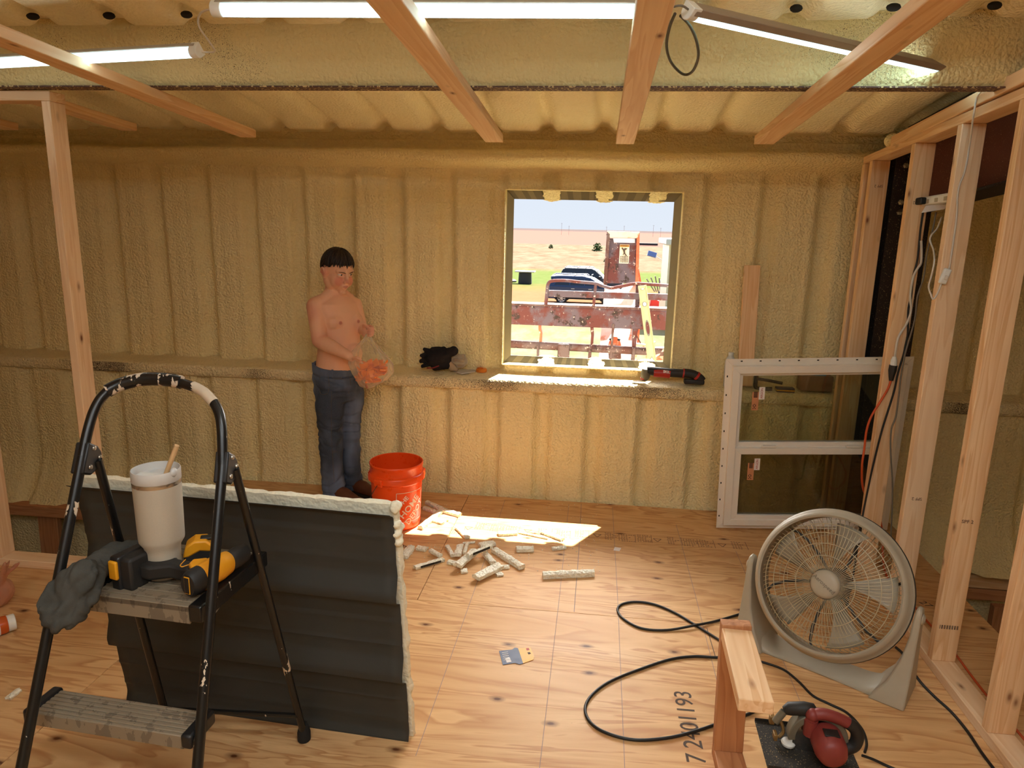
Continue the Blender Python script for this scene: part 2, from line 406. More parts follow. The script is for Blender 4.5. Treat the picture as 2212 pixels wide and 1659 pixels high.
# ------------------------------------------------------------------ roof: foam under ribbed panels, purlin, side walls
ZR = lambda y: 2.198+.128*(4.18-y)
def roof(x, y):
    xs_ = x
    pit = .03*math.exp(-((y-2.68)/.05)**2)
    return (x, y, ZR(y)+.040*ribd(x+.02, .034)*(1.0 if y > 2.85 else .7)+pit*ribd(x+.02, .05)+.008*nz(x*2, y*2, 5)+.0025*nz(x*15, y*15)-.02*max(0, 1-abs(y-4.16)/.07))
ceil = struct(MB().grid(lin(-5.2, 4.4, 480), lin(-3.4, 2.3, 24)+lin(2.34, 4.34, 58), roof).build('ceiling', M['foam_roof'], None, sharp=80))
MB().add([(x, y, ZR(y)+.09+d) for d in (0, .02) for x, y in ((-5.3, -3.5), (4.5, -3.5), (4.5, 4.405), (-5.3, 4.405))], [(3, 2, 1, 0), (4, 5, 6, 7), (0, 1, 5, 4), (1, 2, 6, 5), (2, 3, 7, 6), (3, 0, 4, 7)]).build('roof_panel', M['skin'], ceil)
M['gap'] = plain('dark_rib_gap', srgb(30, 26, 22), .9)
for k in range(-8, 24):
    x = RIB0+RIBP*k-.02
    if -5 < x < 4.2:
        mb = MB(); y = 2.715+.012*nz(k*3.1); z = ZR(y)+.012
        mb.ball((x, y, z), (.024+.006*nz(k*1.7), .016, .013), n=10, m=6); mb.build('rib_gap', M['gap'], ceil)
# purlin
YP, ZPB = 2.785, 2.157
pur = thing('roof_purlin', 'long foam-coated roof purlin with a brown lower flange, crossing above the joists', 'beam', (0, YP, ZPB))
def web(x, z):
    t = (z-ZPB)/(.235); return (x, YP-.018*math.exp(-((t-.75)/.25)**2)+.006*nz(x*2, z*6)+.0025*nz(x*18, z*18)+.014*max(0, 1-t*8), z)
MB().grid(lin(-5.2, 1.9, 330), lin(ZPB+.004, ZPB+.25, 18), web).build('web_foam', M['foam_purlin'], pur, sharp=80)
MB().box((-1.65, YP+.03, ZPB+.002), (7.1, .075, .005)).build('flange', M['flange'], pur)
MB().box((-1.65, YP+.02, ZPB+.12), (7.1, .006, .23)).build('web', M['steel_red'], pur)
# outer walls of the building (mostly out of view)
for nm, x in (('wall_left', -5.2), ('wall_right', 4.4)):
    def side(y, z, x=x): return (x+(-.03 if x < 0 else .03)*ribd(y), y, z)
    struct(MB().grid(lin(-3.4, 4.42, 130), lin(-3.1, 3.2, 20), side).build(nm+'_outer' if nm == 'wall_right' else 'wall_left_outer', M['foam'], None, sharp=80))
struct(MB().box((-.4, -3.42, -.1), (9.7, .04, 6.4)).build('wall_rear', M['foam'], None))
struct(MB().box((-.4, .5, -2.85), (9.6, 7.85, .1)).build('lower_floor', M['concrete']))
# ------------------------------------------------------------------ plywood floor, sheet by sheet
flo = struct(thing('floor', None, None, (0, 2.84, 0)))
T = .0185
def sheet(x0, x1, y0, y1):
    g = .0012
    o = MB().box((0, 0, -T/2), (x1-x0-2*g, y1-y0-2*g, T)).build('plywood_sheet', M['ply'], None, bev=.001, seg=1)
    o.parent = flo; o.matrix_basis = wm(flo).inverted() @ Matrix.Translation(((x0+x1)/2, (y0+y1)/2, 0)); return o
for a, b in ((-2.262, -.735), (-.735, 1.782)): sheet(a, b, 2.842, 4.148)
for a, b in ((-4.19, -1.75), (-1.75, .69), (.69, 1.782)): sheet(a, b, 1.622, 2.842)
for a, b in ((-5.0, -2.97), (-2.97, -.53), (-.53, 1.782)): sheet(a, b, .402, 1.622)
for a, b in ((-5.0, -4.19), (-4.19, -1.75), (-1.75, .69), (.69, 1.782)): sheet(a, b, -.818, .402)
for a, b in ((-5.0, -2.97), (-2.97, -.53), (-.53, 1.782)): sheet(a, b, -2.038, -.818)
for a, b in ((-5.0, -1.75), (-1.75, 1.782)): sheet(a, b, -3.2, -2.038)
# chalk lines and pencil marks on the sheets
M['chalk'] = plain('blue_chalk', srgb(150, 132, 128), .9); M['ink'] = plain('black_ink', srgb(78, 62, 52), .8); M['ink2'] = plain('worn_stamp_ink', srgb(128, 96, 72), .8)
def strip(name, pts, wd, mat, parent=flo, z=.0006):
    mb = MB()
    for a, b in zip(pts, pts[1:]):
        a, b = Vector((a[0], a[1], 0)), Vector((b[0], b[1], 0)); d = (b-a).normalized(); n = Vector((-d.y, d.x, 0))*wd/2
        mb.add([(p.x, p.y, z) for p in (a-n, b-n, b+n, a+n)], [(0, 1, 2, 3)])
    return mb.build(name, mat, parent, smooth=False)
for x, y0, y1, wd in ((-.50, 1.9, 4.10, .002), (-.105, 1.9, 4.10, .002), (-.03, 2.85, 4.12, .003), (.16, 1.9, 4.10, .002), (.52, 2.3, 3.9, .002), (.80, 1.9, 3.6, .002)):
    strip('chalk_line', [(x, y0), (x+.004, (y0+y1)/2), (x, y1)], wd, M['chalk'])
strip('pencil_line', [FZ(1527, 1357), FZ(1545, 1418)], .003, M['ink'])
# joist ledgers seen beyond the two floor edges
led = thing('floor_ledger', 'doubled lumber ledger low on the back wall beyond the left floor edge', 'ledger', (-3.4, 4.08, -.3))
lumber('ledger_board', (-5.1, 4.075, -.262), (-2.28, 4.075, -.262), (0, 1, 0), .15, .075, M['lumber_red'], led)
lumber('ledger_board', (-5.1, 4.115, -.315), (-2.28, 4.115, -.315), (0, 1, 0), .06, .03, M['lumber_red'], led)
lumber('post', FY(106, 1190, 4.06)+Vector((0, 0, -.9)), FY(106, 1112, 4.06), (1, 0, 0), .14, .04, M['lumber_red'], led)
led2 = thing('floor_ledger', 'lumber ledger and short post low on the back wall beyond the right floor edge', 'ledger', (2.4, 4.08, -.35))
lumber('ledger_board', (1.80, 4.12, -.31), (4.3, 4.12, -.31), (0, 0, 1), .085, .038, M['stud'], led2)
lumber('ledger_board', (1.80, 4.125, -.395), (4.3, 4.125, -.395), (0, 0, 1), .07, .038, M['lumber_red'], led2)
lumber('post', (2.42, 4.06, -1.4), (2.42, 4.06, -.43), (1, 0, 0), .089, .05, M['lumber_red'], led2)
# ------------------------------------------------------------------ partitions of 2x4 lumber
XW0, XW1 = 1.366, 1.455
wr = struct(thing('wall_right', None, None, (1.41, 2.6, 0)))
XC = (XW0+XW1)/2
lumber('bottom_plate', (XC, -2.4, .019), (XC, 4.10, .019), (1, 0, 0), .089, .038, M['lumber_pale'], wr)
zt = lambda y: 2.020+.060*(4.07-y)
M['stamp'] = plain('grade_stamp_ink', srgb(118, 84, 62), .8)
ys_studs = [4.09, 3.985, 3.49, 3.079, 2.668, 2.257, 1.846, 1.435, 1.02, .61, .2]
for i, y in enumerate(ys_studs):
    st = lumber('stud', (XC, y, .038), (XC, y, zt(y)), (1, 0, 0), .089, .038, M['stud'] if i % 3 else M['lumber_pale'], wr)
    if 0 < i < 6:
        zz = (1.90, 1.90, 1.80, .55, .62, .6)[i]
        text('\u2297 2 \u25B3' if False else 'SPF 2', .019, Matrix.Translation((XC, y-.0205, zz)) @ Matrix.Rotation(radians(90), 4, 'X') @ Matrix.Rotation(pi if i < 4 else 0, 4, 'Z'), M['stamp'], st, 'grade_stamp')
lumber('top_plate', (XC, 4.10, zt(4.10)+.019), (XC, -2.4, zt(-2.4)+.019), (1, 0, 0), .089, .038, M['stud'], wr)
z2 = lambda y: 2.062+.083*(3.75-y)+.028
lumber('upper_top_plate', (XC-.005, 3.745, z2(3.745)), (XC-.005, -2.4, z2(-2.4)), (1, 0, 0), .089, .050, M['stud'], wr)
MB().ball((XC-.02, 3.79, 2.10), (.045, .03, .035)).build('foam_blob', M['foam'], wr)
M['barcode'] = plain('printed_label_ink', srgb(60, 40, 32), .7)
mb = MB()
for k in range(22):
    if k % 3 != 1: mb.box((XC-.034+k*.0031, 2.648, .185), (.0018, .0006, .016))
mb.build('barcode_print', M['barcode'], wr)
wl = struct(thing('wall_left', None, None, (-2.5, 2.88, 0)))
YA, YB = 2.833, 2.922; YC = (YA+YB)/2
lumber('bottom_plate', (-4.6, YC, .019), (-2.262, YC, .019), (0, 1, 0), .089, .038, M['lumber_pale'], wl)
for i, x in enumerate((-2.281, -2.803, -3.3, -3.9, -4.5)):
    lumber('stud', (x, YC, .038), (x, YC, 2.113), (0, 1, 0), .089, .038, M['lumber_pale'], wl)
lumber('header', (-4.6, YC, 2.132), (-2.258, YC, 2.132), (0, 1, 0), .089, .038, M['stud'], wl)
# loose joists under the purlin
def joist(xe, ye, ze, slope, x0, label, m='stud'):
    y0 = -2.6
    o = lumber('ceiling_joist', (x0, y0, ze+.019+slope*(ye-y0)), (xe, ye, ze+.019), (1, 0, 0), .089, .038, M[m])
    tag(o, label, 'joist', 'flat two-by-four joists overhead'); return o
joist(.1045, 3.70, 2.062, .0545, .104, 'flat overhead joist with dark knots crossing the long light tube at its right end', 'lumber_pale')
joist(-.540, 3.66, 2.060, .060, -.535, 'flat overhead joist crossing the middle of the long horizontal light tube', 'lumber_pale')
joist(.735, 3.55, 2.051, .060, .735, 'flat overhead joist with a big knot crossing under the slanted light fixture')
joist(-1.826, 3.66, 2.072, .056, -1.80, 'long overhead joist crossing in front of the left light tube')
joist(-2.515, 3.71, 2.105, .056, -2.5, 'overhead joist whose end shows just right of the left wall header')
joist(-3.24, 3.75, 2.108, .056, -3.2, 'overhead joist at the far left with only its end past the left post')
# rear support of the joists, behind the viewer
bk = lumber('joist_beam', (-4.6, -2.4, 2.27), (1.4, -2.4, 2.27), (0, 0, 1), .20, .08, M['stud']); tag(bk, 'lumber beam behind the viewer that carries the joists', 'beam')
# steel column and rafter behind the right partition
cl = thing('steel_column', 'dark steel column freckled with foam behind the far right studs', 'column', (1.575, 4.03, 0))
MB().box((1.575, 3.95, .95), (.20, .012, 2.35)).build('front_flange', M['steel_dark'], cl)
MB().box((1.575, 4.02, .95), (.012, .14, 2.35)).build('web', M['steel_dark'], cl)
MB().box((1.575, 4.10, .95), (.20, .012, 2.35)).build('rear_flange', M['steel_dark'], cl)
for zz in (1.77, 1.82, 2.0):
    MB().lathe([(.014, 0), (.014, .010), (.008, .016)], 6, Matrix.Translation((1.52, 3.945, zz)) @ Matrix.Rotation(radians(90), 4, 'X')).build('bolt', M['trim'], cl)
rf = thing('steel_rafter', 'red-brown tapered steel rafter speckled with foam behind the right studs', 'beam', (1.58, 3.2, 1.83))
zb = lambda y: 1.752+.086*(4.22-y)
mb = MB(); mb.add([(1.575, y, z) for y, z in ((3.94, zb(3.94)), (-2.5, zb(-2.5)), (-2.5, 2.75), (3.94, 2.17))]+[(1.585, y, z) for y, z in ((3.94, zb(3.94)), (-2.5, zb(-2.5)), (-2.5, 2.75), (3.94, 2.17))], [(0, 1, 2, 3), (7, 6, 5, 4), (0, 4, 5, 1), (1, 5, 6, 2), (2, 6, 7, 3), (3, 7, 4, 0)])
mb.build('web', M['steel_red'], rf)
lumber('bottom_flange', (1.58, 3.94, zb(3.94)), (1.58, -2.5, zb(-2.5)), (1, 0, 0), .15, .012, M['steel_dark'], rf)
lumber('top_flange', (1.58, 3.94, 2.18), (1.58, -2.5, 2.76), (1, 0, 0), .15, .012, M['steel_dark'], rf)
# ------------------------------------------------------------------ LED tubes lying on the joists
def glow(name, c, s):
    t = NT(name); t.b.inputs['Base Color'].default_value = c; t.b.inputs['Emission Color'].default_value = c; t.b.inputs['Emission Strength'].default_value = s; return t.m
M['led'] = glow('lit_led_diffuser', (.66, .93, 1.0, 1), TUBE_STRENGTH)
M['led_body'] = plain('white_aluminium', srgb(170, 160, 146), .45)
M['cap'] = plain('white_plastic', srgb(232, 232, 226), .4)
def led_tube(name, a, b, down, label, hw=.019, body=None):
    a, b = Vector(a), Vector(b); z = (b-a).normalized(); y = Vector(down); y = (y-z*y.dot(z)).normalized(); x = y.cross(z); L = (b-a).length
    t = thing(name, label, 'light', a, frame(x, y, z), 'LED tube lights')
    arc = [(hw*cos(q), .004+hw*sin(q)) for q in lin(0, pi, 10)]
    MB().prism(arc, .03, L-.03).build('diffuser', M['led'], t, world=False, sharp=50)
    MB().prism([(-hw-.003, -.016), (hw+.003, -.016), (hw+.003, .0035), (-hw-.003, .0035)], .012, L-.012).build('housing', body or M['led_body'], t, world=False, bev=.002)
    al_ = bpy.data.lights.new(name+'_light', 'AREA'); al_.shape = 'RECTANGLE'; al_.size = .03; al_.size_y = L-.1; al_.energy = 1.6; al_.color = (.80, .96, 1.0)
    ao_ = bpy.data.objects.new(name+'_light', al_); COL.objects.link(ao_); ao_.matrix_basis = t.matrix_basis @ Matrix.Translation((0, .028, L/2)) @ Matrix.Rotation(radians(-90), 4, 'X') @ Matrix.Rotation(0, 4, 'Z')
    for zz in (0, L-.03): MB().prism([(x_*1.06, y_) for x_, y_ in arc]+[(-hw-.004, -.017), (hw+.004, -.017)], zz, zz+.03).build('end_cap', M['cap'], t, world=False, bev=.002)
    return t
jt = lambda y: 2.062+.038+.0545*(3.70-y)
led_tube('led_tube', FZ(1405, 22, 2.215), FZ(459, 19, 2.215), (0, -.75, -.66), 'long horizontal lit LED tube along the top, lying on two joists', .0185)
led_tube('led_tube', FZ(432, 110, 2.19), FZ(-320, 152, 2.19), (0, -.75, -.66), 'lit LED tube in the upper left corner, lower than the others', .0185)
led_tube('led_tube', FZ(1484, 22, 2.205), FZ(2152, 174, 2.235), (.25, .8, -.55), 'slanted LED fixture showing its brown housing, resting on the right wall', .0185, plain('beige_housing', srgb(150, 132, 112), .5))
# unseen tubes and area lamps added behind the viewer to fill the room
for i, (x, y) in enumerate(((-.35, .75), (-.2, -.2), (-1.2, -1.6), (.1, -1.2), (-1.3, -.6))):
    zz = ZR(y)-.12
    led_tube('led_tube', (x, y, zz), (x+1.22, y, zz), (0, 0, -1), 'added fill LED tube on the ceiling behind the viewer, ' + ('nearest the joists', 'just overhead', 'rear middle', 'rear right', 'rear left')[i], .0185)
    al = bpy.data.lights.new('led_tube_light', 'AREA'); al.shape = 'RECTANGLE'; al.size = 1.15; al.size_y = .04; al.energy = 12; al.color = (.92, .97, 1.0)
    ao = bpy.data.objects.new('led_tube_light', al); COL.objects.link(ao); ao.location = (x+.61, y, zz-.03)
# ------------------------------------------------------------------ soft-body helpers
def capsule(mb, p0, r0, p1, r1, n=12, sq=1.0, side=None):
    """tapered capsule; sq<1 flattens it along 'side'"""
    p0, p1 = Vector(p0), Vector(p1); z = p1-p0; L = z.length; z = z/L if L > 1e-6 else Vector((0, 0, 1))
    y = Vector(side) if side is not None else z.orthogonal(); y = (y-z*y.dot(z)).normalized(); x = y.cross(z)
    rings = []
    for a in (-75, -50, -25): rings.append((r0*sin(radians(a)), r0*cos(radians(a)), 0))
    rings += [(0, r0, 0), (.5, (r0+r1)/2, 1), (1.0, r1, 2)]
    for a in (25, 50, 75): rings.append((r1*sin(radians(a)), r1*cos(radians(a)), 3))
    vs = [p0-z*r0]
    for h, r, k in rings:
        c = p0+z*(h if k == 0 else (h*L if k in (1, 2) else L+h))
        vs += [c+x*(r*cos(2*pi*i/n))+y*(r*sq*sin(2*pi*i/n)) for i in range(n)]
    vs.append(p1+z*r1); m = len(rings)
    fs = [(0, 1+(i+1) % n, 1+i) for i in range(n)]
    for j in range(m-1): fs += [(1+j*n+i, 1+j*n+(i+1) % n, 1+(j+1)*n+(i+1) % n, 1+(j+1)*n+i) for i in range(n)]
    e = len(vs)-1; b = 1+(m-1)*n; fs += [(e, b+i, b+(i+1) % n) for i in range(n)]
    return mb.add(vs, fs)
def loft(mb, rings, n=20):
    """rings: (centre, xvec, yvec) ellipses, capped"""
    vs = []
    for c, x, y in rings:
        c, x, y = Vector(c), Vector(x), Vector(y)
        vs += [c+x*cos(2*pi*i/n)+y*sin(2*pi*i/n) for i in range(n)]
    m = len(rings); fs = [(j*n+i, j*n+(i+1) % n, (j+1)*n+(i+1) % n, (j+1)*n+i) for j in range(m-1) for i in range(n)]
    fs += [tuple(range(n))[::-1], tuple(range((m-1)*n, m*n))]
    return mb.add(vs, fs)
def fuse(mb, name, mat, voxel=.006, smooth=4, parent=None, fn=None, world=True):
    """melt overlapping closed pieces into one continuous skin"""
    me = bpy.data.meshes.new(name); me.from_pydata(mb.v, [], mb.f)
    bm = bmesh.new(); bm.from_mesh(me); bmesh.ops.recalc_face_normals(bm, faces=bm.faces); bm.to_mesh(me); bm.free()
    o = bpy.data.objects.new(name, me); COL.objects.link(o)
    r = o.modifiers.new('r', 'REMESH'); r.mode = 'VOXEL'; r.voxel_size = voxel; r.use_smooth_shade = True
    if smooth: s = o.modifiers.new('s', 'SMOOTH'); s.iterations = smooth; s.factor = .5
    dg = bpy.context.evaluated_depsgraph_get(); dg.update()
    m2 = bpy.data.meshes.new_from_object(o.evaluated_get(dg)); o.modifiers.clear(); o.data = m2; bpy.data.meshes.remove(me); m2.name = name
    if fn:
        nn = [v.normal.copy() for v in m2.vertices]
        for v, n_ in zip(m2.vertices, nn): v.co = fn(v.co, n_)
    if parent is not None and world: m2.transform(wm(parent).inverted())
    if parent is not None: o.parent = parent
    m2.materials.clear()
    for q in (mat if isinstance(mat, (list, tuple)) else [mat]): m2.materials.append(q)
    m2.polygons.foreach_set('use_smooth', [True]*len(m2.polygons)); m2.update()
    return o
def V(*a): return Vector(a)
# ------------------------------------------------------------------ corrugated panel with foam backing, cut out of the wall
def corr_mat():
    t = NT('charcoal_painted_steel', .55, .0, .35); v = t.co()
    t.color(t.mix(t.noise(v, 3, 3), srgb(50, 52, 50), srgb(60, 60, 56))); t.rough(t.ramp(t.noise(v, 9, 3), [(.3, .5), (.7, .68)])); return t.m
M['charcoal'] = corr_mat()
bl, br, tl = V(-1.565, 2.035, 0), V(-.538, 1.982, 0), V(-1.610, 1.90, .853)
px_ = (br-bl); pw = px_.length; px_ = px_/pw; pu = (tl-bl); pu = (pu-px_*pu.dot(px_)); ph = .868; pu.normalize(); pn = px_.cross(pu)   # pn points to the viewer
if pn.y > 0: pn = -pn
pan = thing('corrugated_panel', 'charcoal corrugated metal cutout with white foam on its back, standing on edge behind the ladder', 'panel', bl+px_*pw/2)
def prof_v(v):
    u = (v+.07) % .3048
    for a, b, h in ((0, .026, 0), (.026, .05, 1), (.05, .062, 1)):
        pass
    d = 0.0
    if u < .022: d = u/.022
    elif u < .050: d = 1.0
    elif u < .105: d = 1-(u-.05)/.055*.85
    elif u < .20: d = .15-.15*(u-.105)/.095
    d *= .030
    d += .0035*(max(0, 1-abs(u-.15)/.012)+max(0, 1-abs(u-.235)/.012))
    return d
vv = sorted(set(lin(0, ph, 90)))
def metal(u, v): return bl+px_*(u*pw+.004*nz(v*9, u*40 if u in (0, 1) else 0))+pu*v+pn*(prof_v(v)+.006)
MB().grid(lin(0, 1, 24), vv, metal).build('metal_sheet', M['charcoal'], pan, sharp=25).modifiers.new('solid', 'SOLIDIFY').thickness = .0012
mb = MB()
def fr(u, v): return bl+px_*(-.004+u*(pw+.012+.006*nz(v*25, 3)*(u > .5)))+pu*(v*(ph+.012)/ph+.005*nz(u*40)*(v > ph*.98))-pn*.003
def bk_(u, v): return bl+px_*(-.004+u*(pw+.016+.010*nz(v*22, 8)*(u > .5)))+pu*(v*(ph+.016)/ph+.006*nz(u*33, 2)*(v > ph*.98))-pn*(.017+.006*nz(u*9, v*9)+.003*nz(u*60, v*60))
us, vs_ = lin(0, 1, 60), lin(0, ph, 60)
mb.grid(us, vs_, fr); mb.grid(us, vs_[::-1], bk_)
for u in (0.0, 1.0): mb.grid([0, 1], vs_ if u == 0 else vs_[::-1], lambda a, v, u=u: fr(u, v)*a+bk_(u, v)*(1-a))
for v in (0.0, ph): mb.grid(us if v else us[::-1], [0, 1], lambda u, a, v=v: fr(u, v)*(1-a)+bk_(u, v)*a)
mb.build('foam_backing', M['foam_cut'], pan, sharp=70)
mb = MB()
for k in range(9): 
    c = bl+px_*(pw+.004+.012*nz(k*3.3))+pu*(ph+.012-.012*k*(k > 3)+.012*nz(k*1.7, 5)-.004*k)-pn*(.004+.014*nz(k*2.1, 9)); capsule(mb, c, .014, c+V(.006, 0, .004), .011)
fuse(mb, 'foam_lump', M['foam_cut'], .004, 2, pan)
# ------------------------------------------------------------------ step ladder
def paint_mat(name, base, paint, thr, sc_=9):
    t = NT(name, .35, 0, .5); v = t.co(sc=(1, 1, .45))
    n = t.noise(v, sc_*2.2, 4, .62); f = t.mth('GREATER_THAN', n, thr)
    sp = t.mth('GREATER_THAN', t.noise(t.co(), 120, 2), .76)
    f = t.mth('MAXIMUM', f, sp)
    t.color(t.mix(f, base, paint)); t.rough(t.mth('ADD', t.mth('MULTIPLY', f, .4), .3)); return t.m
M['blk'] = paint_mat('black_tube_paint_spattered', srgb(20, 20, 20), srgb(206, 186, 160), .645)
M['blk_grip'] = paint_mat('grip_paint_smeared', srgb(22, 22, 22), srgb(206, 188, 166), .555, 14)
M['blk_plastic'] = plain('black_plastic', srgb(26, 26, 27), .45)
M['rubber'] = plain('black_rubber', srgb(22, 22, 22), .8)
M['alu'] = paint_mat('worn_aluminium_tread', srgb(134, 120, 100), srgb(112, 98, 80), .56, 12)
M['rivet'] = plain('steel_rivet', srgb(180, 176, 168), .3, .9)
HL, HR = FD(178, 985, 1.77), FD(481, 1005, 1.77)
BLf, BRf = FD(48, 1650, 1.62), FD(427, 1650, 1.62)
def tofloor(a, b): return a+(b-a)*((a.z-.012)/(a.z-b.z))
FLf, FRf = tofloor(HL, BLf), tofloor(HR, BRf)
RRf, RLf = FZ(657, 1592, .012), FZ(366, 1578, .012)
lad = thing('step_ladder', 'black folding step ladder spattered with pale paint, tools on its top step', 'ladder', (-1.05, 1.5, 0))
arch = [HL, FD(190, 930, 1.785), FD(203, 888, 1.80), FD(222, 856, 1.815), FD(252, 834, 1.83)]
arch2 = [FD(410, 833, 1.83), FD(446, 852, 1.815), FD(470, 884, 1.80), FD(479, 925, 1.785), HR]
gripp = [FD(232, 845, 1.822), FD(262, 830, 1.833), FD(310, 819, 1.84), FD(360, 820, 1.84), FD(392, 826, 1.835)]
TR_ = .0126
MB().tube(smooth_path(arch+[FD(310, 820, 1.84), FD(360, 821, 1.84)]+arch2, 6), TR_, 12).build('hand_rail', M['blk'], lad)
MB().tube(smooth_path(gripp, 6), .0175, 12).build('grip', M['blk_grip'], lad, sharp=60)
MB().tube(smooth_path([FD(417, 834.5, 1.83), FD(440, 847, 1.817), FD(462, 870, 1.806)], 5), .0137, 12).build('dried_paint', plain('cream_dried_paint', srgb(206, 188, 164), .6), lad)
for a, b in ((HL, FLf), (HR, FRf)): 
    MB().tube([a, b], TR_, 12).build('front_leg', M['blk'], lad); MB().ball(b, (.02, .02, .02)).build('foot', M['rubber'], lad)
offr = V(.012, .035, -.02)
for a, b in ((HL, RLf), (HR, RRf)):
    MB().tube([a+offr, b+V(0, 0, .01)], .0115, 12).build('rear_leg', M['blk'], lad)
    MB().lathe([(.017, -.012), (.021, -.008), (.021, .02), (.014, .05)], 14, Matrix.Translation(b)).build('foot', M['rubber'], lad)
MB().tube([RLf+(HL-RLf)*.10, RRf+(HR-RRf)*.10], .008, 8).build('rear_brace', M['blk'], lad)
for h, s in ((HL, -1), (HR, 1)):
    d = (h-(FLf if s < 0 else FRf)).normalized(); ax = V(1, .1, 0).normalized(); sd = d.cross(ax).normalized()
    if sd.y < 0: sd = -sd
    m4 = Matrix.Translation(h+sd*.010) @ frame(sd, d, ax).to_4x4()
    hb = MB().prism([(-.020, -.045), (.015, -.045), (.05, -.02), (.052, .0), (.04, .018), (.02, .03), (-.02, .034)], -.017, .017, m4).build('hinge_bracket', M['blk_plastic'], lad, bev=.004)
    for q in ((.004, .022), (.036, .003), (.004, -.026)):
        MB().lathe([(.0065, 0), (.0055, .003), (.002, .004)], 10, m4 @ Matrix.Translation((q[0], q[1], .017)) ).build('rivet', M['rivet'], hb)
        MB().lathe([(.0065, 0), (.0055, .003), (.002, .004)], 10, m4 @ Matrix.Translation((q[0], q[1], -.017)) @ Matrix.Rotation(pi, 4, 'X')).build('rivet', M['rivet'], hb)
PZ = .735
pfl, pfr, prr = FZ(196, 1283, PZ), FZ(440, 1315, PZ), FZ(531, 1191, PZ)
pfl = V(pfl.x-.02, pfl.y, PZ); ex = (pfr-pfl); PWd = ex.length; ex.normalize(); ey = prr-pfr; ey = ey-ex*ey.dot(ex); PDp = ey.length; ey.normalize(); ez = V(0, 0, 1)
pm = Matrix.Translation(pfl) @ frame(ex, ey, ez).to_4x4()
treads = MB()
treads.box((PWd/2-.015, PDp/2, -.008), (PWd-.05, PDp, .016)); treads.box((PWd/2-.015, .004, -.024), (PWd-.05, .008, .046))
for k in range(9): treads.box((PWd/2-.015, .02+k*(PDp-.03)/8.5, .001), (PWd-.06, .006, .003))
o = treads.build('top_step', M['alu'], lad, world=False, bev=.002); o.matrix_basis = wm(lad).inverted() @ pm
for x in (.006, PWd-.022):
    o = MB().box((x, PDp/2, -.016), (.036, PDp+.01, .044)).build('step_end_cap', M['blk'], lad, world=False, bev=.005); o.matrix_basis = wm(lad).inverted() @ pm
MB().tube([pfr+V(.0, .01, -.045), prr+V(.012, -.01, -.03)], .0035, 6).build('brace_rod', M['alu'], lad)
SZ = .49
sfl, sfr, srl, srr = FZ(60, 1537, SZ), FZ(407, 1592, SZ), FZ(116, 1488, SZ), FZ(428, 1532, SZ)
sx_ = (sfr-sfl); SW = sx_.length; sx_.normalize(); sy_ = srl-sfl; sy_ = sy_-sx_*sy_.dot(sx_); SD = sy_.length; sy_.normalize()
sm = Matrix.Translation(sfl) @ frame(sx_, sy_, V(0, 0, 1)).to_4x4()
mb = MB(); mb.box((SW/2, SD/2, -.008), (SW-.03, SD, .016)); mb.box((SW/2, .003, -.018), (SW-.03, .008, .034))
for k in range(6): mb.box((SW/2, .012+k*(SD-.02)/5, .001), (SW-.034, .009, .003))
o = mb.build('lower_step', M['alu'], lad, world=False, bev=.002); o.matrix_basis = wm(lad).inverted() @ sm
for x in (.003, SW-.004):
    o = MB().box((x, SD/2, -.012), (.028, SD+.012, .036)).build('step_end_cap', M['blk_plastic'], lad, world=False, bev=.006); o.matrix_basis = wm(lad).inverted() @ sm
# ------------------------------------------------------------------ tumbler
tb = FZ(357, 1243, PZ); tb.z = PZ+.003
tum = thing('tumbler', 'tall cream insulated tumbler with a clear lid, standing on the top step', 'tumbler', tb)
th = FY(348, 1012, tb.y).z-tb.z; tr = .0585
M['cream'] = plain('cream_powder_coat', srgb(182, 172, 154), .55, var=.05, scale=300)
MB().lathe([(.030, 0), (tr*.70, .002), (tr*.72, .01), (tr*.74, th*.24), (tr*.76, th*.29), (tr*.93, th*.345), (tr*.945, th*.37), (tr*.97, th*.70), (tr*.985, th*.865)], 40, Matrix.Translation(tb)).build('body', M['cream'], tum, sharp=60)
M['steel'] = plain('brushed_steel', srgb(190, 180, 166), .28, .9)
MB().lathe([(tr*.985, th*.865), (tr*.99, th*.868), (tr*.99, th*.895), (tr*.985, th*.90)], 40, Matrix.Translation(tb)).build('steel_band', M['steel'], tum)
M['clear'] = NT('frosted_lid_plastic', .35); M['clear'].color(srgb(238, 236, 232)); M['clear'].b.inputs['Transmission Weight'].default_value = .35; M['clear'] = M['clear'].m
def rim(z): return z
MB().lathe([(tr*.98, th*.90), (tr*1.0, th*.905), (tr*1.0, th*.985), (tr*.985, th), (tr*.955, th), (tr*.94, th*.985), (tr*.93, th*.93), (.01, th*.928)], 40, Matrix.Translation(tb), capb=False).build('lid', M['clear'], tum, sharp=50)
MB().box((tb.x, tb.y, tb.z+th*.932), (tr*1.75, .026, .006)).build('lid_slider', M['cap'], tum, bev=.003)
MB().ball((tb.x+tr*.93, tb.y-.01, tb.z+th*.985), (.008, .012, .012)).build('lid_tab', M['clear'], tum)
stp = V(tb.x+.026, tb.y-.004, tb.z+th*.93)
MB().tube([stp, FY(382, 962, tb.y-.004)], .0062, 12).build('straw', plain('tan_straw', srgb(214, 176, 128), .5), tum)
